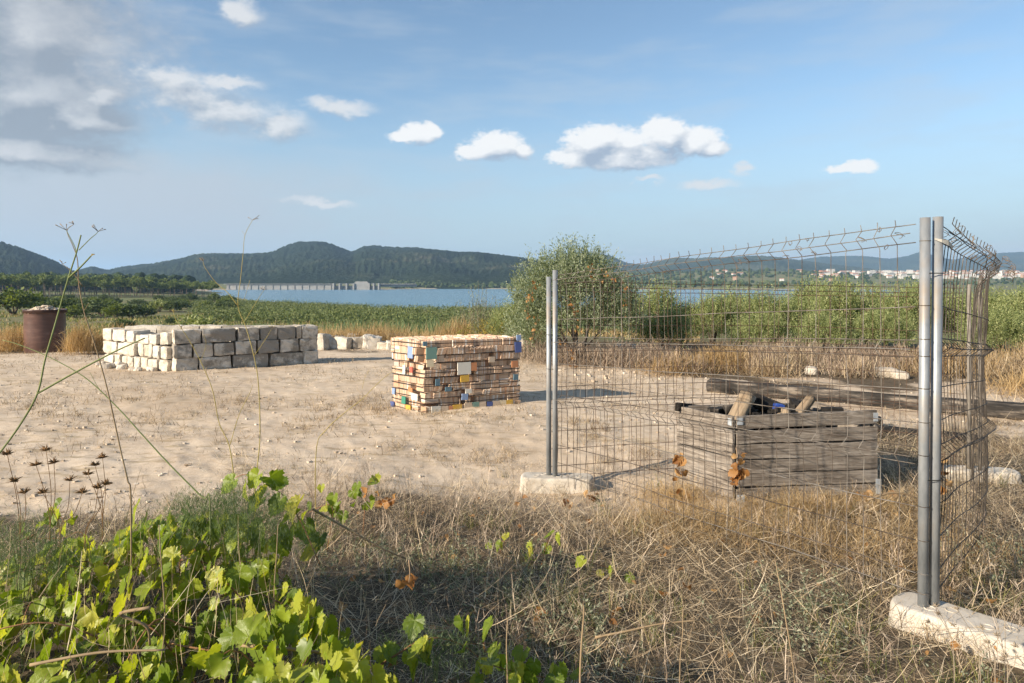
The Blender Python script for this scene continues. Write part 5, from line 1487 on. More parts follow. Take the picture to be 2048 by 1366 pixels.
    names = [(1300, 572, 21.5, 120, "green shrub right beside the olive tree, shoots up to the water line"), (1362, 592, 22, 110, "lower green shrub with the lake showing above it"), (1425, 600, 21, 110, "low rounded shrub left of the tall hedge"),
             (1482, 568, 23, 120, "tall hedge shrub, leftmost of the tall ones right of the lake gap"), (1545, 572, 21.5, 120, "shrub with flat top near the middle of the fence panel"), (1610, 576, 23.5, 120, "bushy shrub behind the middle right of the fence panel"),
             (1672, 570, 21.5, 130, "yellow-flecked shrub behind the fence panel's right part"), (1735, 574, 23, 120, "shrub second left of the two tall posts"), (1800, 570, 21.5, 130, "dense shrub just left of the two tall posts"),
             (1870, 580, 23.5, 130, "shrub directly behind the two tall posts"), (1935, 586, 22, 120, "shrub seen through the buckled mesh"), (2000, 575, 20.5, 130, "green shrub right of the buckled mesh"), (2070, 565, 19.5, 140, "large shrub cut by the right edge of the view"),
             (1330, 622, 18.8, 110, "low shrub in front beside the olive tree's right flank"), (1520, 628, 19.2, 120, "small shrub in the front row above the dry brush"), (1645, 632, 19, 120, "front row shrub half sunk in dry brush"), (1770, 628, 19, 120, "front row shrub left of the posts above dry brush"),
             (1990, 628, 18, 130, "front row shrub at the right above the dry grass")]
    for a in names: shrub(*a)
    # pale broom-like shrub left of the olive tree, and its green neighbour
    def tall_pale(px, top, D, wpx, label, n=90, mat=pale_leaf):
        x = (px - 1024) / F_PX * D; g = gz(x, D); H = CAM_Z + (HOR - top) / F_PX * D - g; Wd = wpx / F_PX * D
        t = thing("shrub", label, "shrub", (x, D, g))
        P = []; k = n
        base = rng.normal(scale=Wd * .22, size=(k, 2)); hh = H * rng.uniform(.45, 1.0, k) * np.exp(-(base[:, 0] / (Wd * .5)) ** 2)
        per = 46; idx = np.repeat(np.arange(k), per); tt = np.tile(np.linspace(.08, 1, per), k)
        lean = rng.normal(scale=.12, size=(k, 2))
        Q = np.stack([base[idx, 0] + lean[idx, 0] * tt * hh[idx], base[idx, 1] + lean[idx, 1] * tt * hh[idx], tt * hh[idx]], axis=1)
        Q[:, :2] += rng.normal(scale=.035, size=(len(Q), 2)) * (1.3 - tt)[:, None]
        V, F, r = leaf_quads(Q, rng.normal(scale=.6, size=(len(Q), 3)) + np.array([0, 0, 1.0]), rng.uniform(.04, .08, len(Q)), rng.uniform(.014, .024, len(Q)), rng, rng.random(len(Q)))
        obj("foliage", mesh_data("foliage", V, F, r), mat, t)
        obj("stem", stems_mesh("stem", [np.array([(base[i, 0], base[i, 1], -.05), (base[i, 0] + lean[i, 0] * hh[i] * .5, base[i, 1] + lean[i, 1] * hh[i] * .5, hh[i] * .5), (base[i, 0] + lean[i, 0] * hh[i], base[i, 1] + lean[i, 1] * hh[i], hh[i])]) for i in range(0, k, 2)], .008, .003), bark, t)
    tall_pale(962, 562, 22, 62, "slender pale shrub with upright shoots left of the olive tree", 70)
    tall_pale(925, 590, 24, 44, "small pale wispy shrub further left of the slender one", 36)
    tall_pale(998, 590, 22.5, 40, "pale shrub squeezed between the slender one and the olive tree", 40)
    x, D = (1022 - 1024) / F_PX * 20.5, 20.5
    t = thing("shrub", "round green shrub tucked against the olive tree's left foot", "shrub", (x, D, gz(x, D))); t.scale = (.62, .62, .72)
    obj("foliage", variants[1], None, t); obj("stem", sm, None, t)
    x, D = (968 - 1024) / F_PX * 20.0, 20.0
    (V, F, r), B, d, ln = shoots_shrub(rng, (1.7, 1.2, .95), 160, 14, (.05, .022), .2, up=.7)
    t = thing("shrub", "low yellowing shrub at the foot of the slender pale one", "shrub", (x, D, gz(x, D)))
    obj("foliage", mesh_data("foliage", V, F, r), yellowing, t); obj("stem", stems_mesh("stem", [p for p in [smooth_path([(0, 0, 0), (a * .4, b_ * .3, .3), (a * .8, b_ * .5, .6)], 4) for a, b_ in rng.uniform(-1, 1, (8, 2))]], .01, .004), bark, t)
yellowing = leaf_mat("yellowing_leaf", [(0.0, (0.08, 0.095, 0.03)), (0.5, (0.20, 0.19, 0.05)), (0.8, (0.42, 0.31, 0.06)), (1.0, (0.45, 0.25, 0.06))], .3)
build_shrubs()
# ------------------------------------------------------------------ the clearing: pebbles, straw bits, dry tufts
def in_view(x, y, pad=.35): return np.abs(x) < 0.77 * y + pad
def build_clearing():
    rng = np.random.default_rng(200)
    # pebbles
    n = 6500; y = 5 + 17 * rng.random(n); x = rng.uniform(-1, 1, n) * (0.78 * y + .5)
    ok = (dirt_mask(x, y) > .3) & (fbm(x * .8, y * .8, 3, 61) > .42); x, y = x[ok], y[ok]; z = ground(x, y)
    P = []
    CV, CF = CG1
    for a, b_, c in zip(x, y, z):
        s = .004 + .016 * rng.random() ** 4
        V = CV * rng.uniform(.6, 1.2, (len(CV), 3)) * np.array([s, s, s * .7]) @ rotz(rng.uniform(0, 6)).T + np.array([a, b_, c + s * .3]); P.append((V, CF, rng.random()))
    V, F, r = merge(P)
    m, nt, b = new_mat("pebble"); setc(nt, b.inputs['Base Color'], ramp(nt, attr(nt), [(0, (.34, .26, .18)), (.6, (.48, .39, .29)), (1, (.62, .55, .45))])); b.inputs['Roughness'].default_value = .95
    tag(obj("gravel", mesh_data("gravel", V, F, r), m), "small pebbles and clods strewn over the bare earth", "gravel", kind='stuff')
    # crumbled white stones at the foot of the olive tree
    P = []
    for k in range(150):
        px = rng.normal(1210, 70); py = rng.normal(748, 12)
        if not (1100 < px < 1400): continue
        a, b_, _ = px_ground(px, max(py, 728), -.25); s = .010 + .03 * rng.random() ** 3
        V = CV * rng.uniform(.6, 1.2, (len(CV), 3)) * np.array([s, s, s * .8]) @ rotz(rng.uniform(0, 6)).T + np.array([a, b_, gz(a, b_) + s * .4]); P.append((V, CF, .3 + .6 * rng.random()))
    V, F, r = merge(P); tag(obj("rubble", mesh_data("rubble", V, F, r), m), "scatter of white rubble on the dirt below the olive tree", "rubble", kind='stuff')
    # fine straw lying on the dirt
    n = 60000; y = 5 + 16 * rng.random(n); x = rng.uniform(-1, 1, n) * (0.78 * y + .5)
    pat = fbm(x * .9, y * 1.6, 4, 71)
    ok = (dirt_mask(x, y) > .15) & (rng.random(n) < sst(.44, .60, pat)); x, y = x[ok], y[ok]; n = len(x)
    pos = np.stack([x, y, ground(x, y) + .006], axis=1)
    lie = rng.random(n) < .55
    V, F, r = blades(pos, rng.uniform(.03, .13, n), .0022 + .0004 * y, rng.uniform(0, 6.28, n), np.where(lie, rng.uniform(1.3, 1.55, n), rng.uniform(.1, 1.2, n)), rng.uniform(-.2, .5, n), 2, rng, rng.random(n) * .7)
    tag(obj("dry_grass", mesh_data("dry_grass", V, F, r), straw), "sparse dry straw scattered over the bare earth", "grass", kind='stuff')
CG1 = cube_grid(1)
CG1 = (np.concatenate([CG1[0]]), CG1[1])
build_clearing()

def tuft_positions(rng, n, y0, y1, dens, pad=1.5):
    """n candidate tufts inside the view between distances y0 and y1, kept by dens(x,y) in 0..1"""
    n = int(n * 1.28); y = np.sqrt(rng.uniform(y0 ** 2, y1 ** 2, n)); x = rng.uniform(-1, 1, n) * (0.78 * y + pad)
    ok = rng.random(n) < dens(x, y)
    return x[ok], y[ok]
VINE_E = ([1.5, 2.0, 2.4, 2.8, 3.2, 3.5, 3.9], [.30, .10, -.12, -.42, -.72, -.95, -1.4])
def vine_h(x, y):
    xe = np.interp(y, *VINE_E)
    return .52 * sst(0, .62, xe - x) * (1 - sst(3.35, 3.85, y)) * (1 - .5 * sst(1.6, 2.6, -x) * sst(2.4, 3.2, y))
def front_mask(x, y):
    inside = sst(1.62, 1.78, x + .4 * (y - 5.8)) * sst(5.62, 5.8, y) * (1 - sst(6.6, 6.8, y)) * (1 - sst(3.15, 3.25, x))
    return (1 - dirt_mask(x, y)) * (1 - sst(8.6, 9.6, y)) * (1 - inside)
def build_foreground():
    rng = np.random.default_rng(300)
    patch = lambda x, y, s, f=.9: fbm(x * f, y * f, 3, s)
    vis = lambda x, y: 1 - .75 * (vine_h(x, y) > .2)
    # 1 straw lying in layers
    x, y = tuft_positions(rng, 95000, 1.9, 9.4, lambda x, y: front_mask(x, y) * (.35 + .65 * sst(.35, .6, patch(x, y, 2))) * vis(x, y)); n = len(x)
    pos = np.stack([x, y, ground(x, y) + rng.uniform(.0, .09, n)], axis=1)
    V, F, r = blades(pos, .06 + .34 * rng.random(n) ** 1.5, .0018 + .0045 * rng.random(n) ** 2.5, rng.uniform(0, 6.28, n), rng.uniform(1.0, 1.7, n), rng.uniform(-.7, .6, n), 3, rng, np.clip(rng.normal(.64, .28, n), 0, 1))
    tag(obj("straw_litter", mesh_data("straw_litter", V, F, r), straw), "matted dry straw and litter covering the foreground", "grass", kind='stuff')
    # 2 standing dry grass
    x, y = tuft_positions(rng, 3400, 2.0, 9.4, lambda x, y: front_mask(x, y) * sst(.38, .62, patch(x, y, 12, 1.3)) * vis(x, y)); n = len(x); k = 13
    idx = np.repeat(np.arange(n), k); m = n * k
    px_, py_ = x[idx] + rng.normal(scale=.035, size=m), y[idx] + rng.normal(scale=.035, size=m)
    hh = (.07 + .2 * rng.random(n) ** 2.2)[idx] * rng.uniform(.5, 1.15, m)
    pos = np.stack([px_, py_, ground(px_, py_) - .01], axis=1)
    V, F, r = blades(pos, hh, rng.uniform(.0015, .0034, m), rng.uniform(0, 6.28, m), np.abs(rng.normal(.1, .28, m)), rng.uniform(.1, 1.3, m), 3, rng, np.clip(np.repeat(rng.normal(.66, .2, n), k) + rng.normal(0, .18, m), 0, 1))
    tag(obj("dry_grass", mesh_data("dry_grass", V, F, r), straw), "standing tufts of dry grass across the foreground", "grass", kind='stuff')
    # 3 grey dead twigs: branching
    dens = lambda x, y: front_mask(x, y) * np.clip(sst(.42, .62, patch(x, y, 22, .8)) + .9 * gauss(x, y, -.9, 4.9, 1.3) + .5 * gauss(x, y, 3.6, 5.0, 1.2), 0, 1) * vis(x, y)
    x, y = tuft_positions(rng, 5200, 2.2, 9.2, dens); n = len(x)
    parts = []
    L0 = rng.uniform(.10, .26, n) + .28 * gauss(x, y, -.9, 4.9, 1.4) * rng.random(n); ph = rng.uniform(0, 6.28, n); th = np.abs(rng.normal(.25, .35, n)); dt = rng.normal(.3, .5, n)
    pos = np.stack([x, y, ground(x, y) - .01], axis=1); rn = rng.random(n)
    parts.append(blades(pos, L0, .0042, ph, th, dt, 4, rng, rn, taper=.7))
    for q in range(5):
        f = rng.uniform(.3, .95, n); t_ = th + dt * f * .5
        p2 = pos + (L0 * f)[:, None] * np.stack([np.sin(t_) * np.cos(ph), np.sin(t_) * np.sin(ph), np.cos(t_)], axis=1)
        l2 = L0 * rng.uniform(.18, .5, n); ph2 = rng.uniform(0, 6.28, n); th2 = rng.uniform(.4, 1.3, n); d2 = rng.normal(-.2, .6, n)
        parts.append(blades(p2, l2, .0028, ph2, th2, d2, 3, rng, rn, taper=.7))
        tt = th2 + d2 * .25
        p3 = p2 + (l2 * .5)[:, None] * np.stack([np.sin(tt) * np.cos(ph2), np.sin(tt) * np.sin(ph2), np.cos(tt)], axis=1)
        parts.append(blades(p3, l2 * .5, .002, ph2 + rng.normal(0, 1, n), th2 + rng.normal(0, .6, n), 0.0, 2, rng, rn, taper=.7))
    V, F, r = join(parts)
    tag(obj("dead_twigs", mesh_data("dead_twigs", V, F, r), twig), "tangle of grey dead twigs and stems in the foreground", "twigs", kind='stuff')
    # 4 green grass in patches
    cen = [(1.45, 3.1, .35), (1.75, 3.6, .3), (.35, 2.7, .5), (.3, 3.6, .5), (2.7, 3.9, .35), (1.25, 6.0, .35), (.9, 5.3, .3), (2.0, 2.9, .35), (-.1, 3.2, .4), (3.0, 3.3, .35), (-1.5, 4.4, .5), (-.35, 5.2, .3), (2.6, 2.95, .2)]
    dens = lambda x, y: front_mask(x, y) * np.clip(sum(gauss(x, y, a, b_, c) for a, b_, c in cen) * .8 + .05, 0, 1) * vis(x, y)
    x, y = tuft_positions(rng, 3200, 2.1, 8.0, dens); n = len(x); k = 15
    idx = np.repeat(np.arange(n), k); m = n * k
    a_, b_ = x[idx] + rng.normal(scale=.025, size=m), y[idx] + rng.normal(scale=.025, size=m)
    V, F, r = blades(np.stack([a_, b_, ground(a_, b_) - .01], axis=1), (.06 + .2 * rng.random(n) ** 1.5)[idx] * rng.uniform(.5, 1.1, m), rng.uniform(.0022, .0042, m), rng.uniform(0, 6.28, m), np.abs(rng.normal(.1, .3, m)), rng.uniform(.1, 1.2, m), 3, rng)
    tag(obj("green_grass", mesh_data("green_grass", V, F, r), grass_green), "scattered tufts of green grass among the dry straw", "grass", kind='stuff')
    # 5 grey-green herb clumps
    cen = [(.05, 3.75, .35), (-.25, 4.1, .35), (.35, 3.3, .3), (1.4, 3.3, .25), (1.6, 3.7, .25), (-.9, 4.1, .4), (3.2, 4.2, .35), (1.0, 6.0, .3), (2.0, 2.6, .3)]
    P = []
    for cx_, cy_, rr in cen:
        for q in range(int(46 * rr / .3)):
            a, b_ = cx_ + rng.normal(scale=rr * .6), cy_ + rng.normal(scale=rr * .6)
            if front_mask(np.array([a]), np.array([b_]))[0] < .3: continue
            h = rng.uniform(.06, .2); kk = 26; tt = rng.random(kk)
            lean = rng.normal(scale=.4, size=2)
            Q = np.stack([a + lean[0] * h * tt, b_ + lean[1] * h * tt, gz(a, b_) + h * tt], axis=1) + rng.normal(scale=.006, size=(kk, 3))
            P.append(leaf_quads(Q, rng.normal(size=(kk, 3)) + np.array([0, 0, .7]), rng.uniform(.012, .028, kk), rng.uniform(.005, .010, kk), rng, rng.random(kk)))
    V, F, r = join(P); tag(obj("grey_herb", mesh_data("grey_herb", V, F, r), greygreen), "low grey-green herb clumps among the dry stems", "herb", kind='stuff')
    # 6 golden brush heaped along the foot of the crate
    def heap(cs, n, mat, name, label, cat, Lr=(.06, .22), wd=.0026, lean=(.8, 2.0)):
        P = []
        for (cx_, cy_, rx, ry, hz, w) in cs:
            k = int(n * w); u_ = rng.normal(scale=.5, size=k); v_ = rng.normal(scale=.5, size=k)
            a, b_ = cx_ + rx * u_, cy_ + ry * v_
            top = hz * np.exp(-(u_ ** 2 + v_ ** 2) * 1.3)
            z = ground(a, b_) + top * rng.random(k) ** .6
            P.append(blades(np.stack([a, b_, z], axis=1), rng.uniform(*Lr, k), rng.uniform(wd * .6, wd * 1.3, k), rng.uniform(0, 6.28, k), rng.uniform(*lean, k), rng.normal(0, .9, k), 3, rng, np.clip(rng.normal(.5, .22, k), 0, 1), taper=.6))
        V, F, r = join(P); tag(obj(name, mesh_data(name, V, F, r), mat), label, cat, kind='stuff')
    heap([(2.2, 5.45, .7, .25, .07, .3), (2.9, 5.4, .6, .25, .06, .2), (1.4, 5.9, .35, .4, .10, .2), (1.9, 4.9, 1.2, .6, .05, .5), (2.6, 4.5, .9, .6, .05, .35), (1.3, 5.2, .6, .5, .10, .25)], 9000, golden, "golden_brush", "golden dry brush heaped along the foot of the crate", "dry brush")
    # 7 dry brush banked up behind the beams, and by the drum
    cs = [(4.8, 15.4, 1.1, .7, .55, .2), (6.3, 16.0, 1.2, .8, .45, .17), (7.9, 15.5, 1.3, .8, .55, .2), (9.5, 14.8, 1.2, .9, .6, .2), (10.8, 13.7, 1.2, 1.0, .7, .2), (3.6, 14.8, .7, .5, .35, .1), (9.3, 11.9, .9, .8, .3, .1), (8.6, 10.2, .8, .7, .2, .08), (7.0, 17.4, 3.0, .8, .6, .12), (12, 15, 1.6, 1.5, .9, .2), (5.5, 14.4, .5, .4, .25, .05), (7.2, 14.3, .6, .4, .3, .05)]
    cs = [(a, b_, c, d, e * .75, w) for a, b_, c, d, e, w in cs]
    heap(cs[::3] + cs[5:6], 16000, golden, "dry_brush", "bank of golden dry brush before the green hedge", "dry brush", (.10, .42), .009, (.3, 2.1))
    heap(cs[1::3] + cs[3:4] + cs[10:], 15000, straw, "pale_brush", "pale straw brush between the golden heaps before the hedge", "dry brush", (.10, .42), .009, (.3, 2.1))
    heap(cs[2::3] + [(5.6, 15.0, .6, .4, .4, .1), (8.8, 15.0, .6, .5, .45, .1), (6.6, 16.6, 1.5, .4, .5, .2)], 9000, twig, "dark_brush", "dark dead stems mixed into the brush before the hedge", "dry brush", (.15, .45), .009, (.2, 1.9))
    # tufts growing on the bare earth
    P = []
    for px, py, wpx, n in ((60, 800, 120, 40), (120, 822, 90, 30), (720, 806, 120, 70), (640, 830, 80, 20), (770, 818, 50, 20), (1150, 845, 60, 30), (1190, 862, 50, 22), (300, 792, 70, 16), (480, 800, 80, 16), (330, 840, 90, 18), (620, 850, 90, 18), (900, 860, 120, 16), (980, 905, 120, 40), (860, 905, 140, 30), (1020, 815, 50, 12), (500, 880, 140, 18), (200, 870, 140, 16), (880, 826, 110, 40), (1280, 905, 90, 36), (1000, 740, 60, 16), (1980, 850, 80, 80), (1900, 880, 60, 60), (1990, 900, 90, 80)):
        for k in range(n):
            a, b_, _ = px_ground(px + rng.normal(scale=wpx * .4), py + rng.normal(scale=9), -.16); kk = 14
            q = np.stack([a + rng.normal(scale=.05, size=kk), b_ + rng.normal(scale=.05, size=kk), np.full(kk, gz(a, b_) - .005)], axis=1)
            P.append(blades(q, rng.uniform(.03, .13, kk), .0022 + .0003 * b_, rng.uniform(0, 6.28, kk), rng.uniform(.1, 1.4, kk), rng.uniform(-.2, .8, kk), 3, rng, np.clip(rng.normal(.38, .2, kk), 0, 1)))
    V, F, r = join(P); tag(obj("dry_tufts", mesh_data("dry_tufts", V, F, r), straw), "small dry tufts growing in patches on the bare earth", "grass", kind='stuff')
    cs = [(2.6, 16.2, .9, .5, .35, .3), (1.6, 16.6, .8, .5, .3, .3), (3.3, 15.7, .8, .5, .35, .3), (1.0, 17.2, .7, .5, .3, .2), (.3, 18.3, .8, .6, .3, .2)]
    heap(cs, 6000, twig, "brush_pile", "dark heap of dead twigs under the olive tree", "brush pile", (.15, .5), .010, (.4, 2.0))
    cs = [(-12.6, 20.0, .45, .4, .45, .2), (-15.4, 21.3, .6, .7, .4, .25), (-12.0, 20.8, 1.0, .8, .4, .25), (-16.5, 21.9, 1.3, 1, .3, .2), (-10.8, 21.6, 1.2, .8, .25, .15), (-4.6, 23, 2.0, 1.0, .35, .3), (-7.0, 23.2, 2.5, 1.0, .3, .25), (-1.6, 22.6, 1.4, .8, .55, .3), (.2, 21.5, 1.0, .7, .4, .15), (-17.5, 21.5, 1.2, 1.0, .5, .2)]
    heap(cs, 6000, golden, "tall_dry_grass", "tall dry grass round the drum and behind the loose stones", "grass", (.25, .7), .011, (.0, .9))
build_foreground()

# ------------------------------------------------------------------ grape vine in the lower left
def build_vines():
    rng = np.random.default_rng(400)
    def vine(root, label, spots, stems, nmax):
        g = gz(*root); R0 = Vector((root[0], root[1], g))
        t = thing("grape_vine", label, "vine", tuple(R0))
        for s in stems:
            P = smooth_path(s, 16) - np.array(R0)
            obj("stem", tube_mesh("stem", P, np.linspace(.0036, .0016, 16), 5), vine_stem, t)
        rest = []
        spots = sorted(spots, key=lambda q: -q[3])
        for k, (p, n, tip, s) in enumerate(spots):
            M = leaf_matrix(Vector(p) - R0, n, tip, s); me = GREEN_LEAVES[rng.integers(len(GREEN_LEAVES))]
            if k < nmax:
                o = obj("leaf", me, None, t); o.matrix_local = M
            else: rest.append((me, M))
        if rest:
            P = []
            for me, M in rest:
                V = np.empty(len(me.vertices) * 3); me.vertices.foreach_get("co", V); V = V.reshape(-1, 3)
                F = np.array([list(p.vertices) for p in me.polygons]); A = np.array(M)
                P.append((V @ A[:3, :3].T + A[:3, 3], F, rng.random()))
            V, F, rn = merge(P); o = obj("leaves", mesh_data("leaves", V, F, rn, smooth=True), vine_m, t); tag(o, kind='stuff')
        return t
    def spot(x, y, z, s=None, face=.8):
        n = np.array([-.7, -.6, .5]) * face + rng.normal(scale=.42, size=3); n[2] = abs(n[2])
        if n[1] > .35: n[1] = -n[1]
        tip = np.array([0, -.15, -1.0]) + rng.normal(scale=.45, size=3)
        return ((x, y, z), n, tip, s or .034 + .05 * rng.random() ** 1.3)
    spots = []
    while len(spots) < 1500:
        y = rng.uniform(1.75, 3.75); x = rng.uniform(-1.1, .1) * (0.78 * y + .3)
        h = float(vine_h(np.array([x]), np.array([y]))[0])
        cl = float(fbm(np.array([x * 2.2]), np.array([y * 2.2]), 3, 47)[0])
        if h < .12 or rng.random() > .25 + .75 * sst(.30, .52, cl): continue
        g = gz(x, y); hh = h * (.8 + .5 * float(fbm(np.array([x * 1.7]), np.array([y * 1.7]), 2, 9)[0]))
        z = g * .6 + hh * (1 - .5 * rng.random() ** 1.7)
        spots.append(spot(x, y, z))
    # shoot that rises highest, at the back
    W = lambda px, py, d: px_at(px, py, d)
    shoot = [W(640, 1130, 3.1), W(600, 1040, 3.2), W(560, 985, 3.3), W(500, 950, 3.35), W(470, 955, 3.35)]
    for px, py in ((465, 962), (492, 972), (515, 952), (540, 955), (555, 960), (530, 985), (520, 1000), (560, 1000), (600, 1005), (590, 1030), (612, 1050), (580, 1060), (640, 1075), (560, 1080), (625, 1100), (275, 1010), (290, 1035), (262, 1060), (340, 1035)):
        p = W(px, py, 3.25 + rng.uniform(-.1, .1)); spots.append(spot(p.x, p.y, p.z, rng.uniform(.075, .10)))
    stems = [[tuple(q) for q in shoot]]
    for k in range(30):
        y0 = rng.uniform(1.9, 3.5); x0 = rng.uniform(-.95, .0) * (.75 * y0); a = rng.uniform(0, 6.28); pts = []
        for q in range(4):
            xx, yy = x0 + math.cos(a) * q * .22, y0 + math.sin(a) * q * .18
            h = float(vine_h(np.array([xx]), np.array([yy]))[0]); pts.append((xx, yy, gz(xx, yy) * .6 + h * rng.uniform(.5, .95) + .03))
        stems.append(pts)
    vine((-1.2, 2.7), "sprawling grape vine with broad yellow-green leaves filling the lower left", spots, stems, 290)
    # trailing shoot along the bottom
    spots, st = [], []
    path = smooth_path([W(760, 1330, 2.25), W(880, 1270, 2.35), W(960, 1320, 2.45), W(1040, 1345, 2.5), W(1120, 1360, 2.5)], 12)
    for p in path:
        for q in range(3): spots.append(spot(p[0] + rng.normal(scale=.05), p[1] + rng.normal(scale=.05), p[2] + rng.normal(scale=.025), rng.uniform(.045, .07)))
    vine((path[6][0], path[6][1]), "trailing vine shoot with bright leaves at the bottom edge, right of the big vine", spots, [path[::2]], 60)
    # small sprigs in the dry grass
    for (px, py, d, n, lab) in ((1100, 1095, 4.3, 7, "small vine sprig with few yellow-green leaves in the central dry grass"), (1225, 1140, 4.0, 4, "tiny vine sprig near the shaded straw right of centre"), (1010, 1085, 4.5, 4, "tiny vine sprig left of the central one"),
                                (705, 985, 4.9, 12, "yellowing vine sprig in the twigs above the big vine"), (655, 1010, 4.5, 7, "small green vine sprig just behind the big vine"), (120, 1045, 3.9, 14, "patchy vine sprig with small leaves at the left edge")):
        sp = []
        for q in range(n):
            p = W(px + rng.normal(scale=26), py + rng.normal(scale=16), d + rng.normal(scale=.06)); sp.append(spot(p.x, p.y, max(p.z, gz(p.x, p.y) + .03), rng.uniform(.045, .075)))
        c = np.mean([s[0] for s in sp], axis=0)
        vine((c[0], c[1]), lab, sp, [[(c[0], c[1], gz(c[0], c[1])), (c[0] + .03, c[1], c[2]), sp[0][0]]], 40)
def build_vine_straw():
    rng = np.random.default_rng(410); n = 5200
    y = rng.uniform(1.8, 3.9, n); x = rng.uniform(-1.05, .15, n) * (0.78 * y + .2); h = vine_h(x, y); ok = h > .06; x, y, h = x[ok], y[ok], h[ok]; n = len(x)
    pos = np.stack([x, y, ground(x, y) * .7 + h * rng.uniform(.2, .95, n)], axis=1)
    up = rng.random(n) < .35
    V, F, r = blades(pos, rng.uniform(.06, .32, n), rng.uniform(.0014, .0034, n), rng.uniform(0, 6.28, n), np.where(up, rng.uniform(0, .6, n), rng.uniform(.8, 1.9, n)), rng.normal(.1, .5, n), 4, rng, np.clip(rng.normal(.5, .25, n), 0, 1), taper=.7)
    tag(obj("dry_stalks", mesh_data("dry_stalks", V, F, r), straw), "dry grass stalks woven through the vine leaves", "grass", kind='stuff')
build_vine_straw()
vine_stem = noisy_mat("vine_stem", [(0.3, (0.16, 0.075, 0.035)), (0.7, (0.34, 0.18, 0.085))], bump=.2, per_obj=.3)
build_vines()

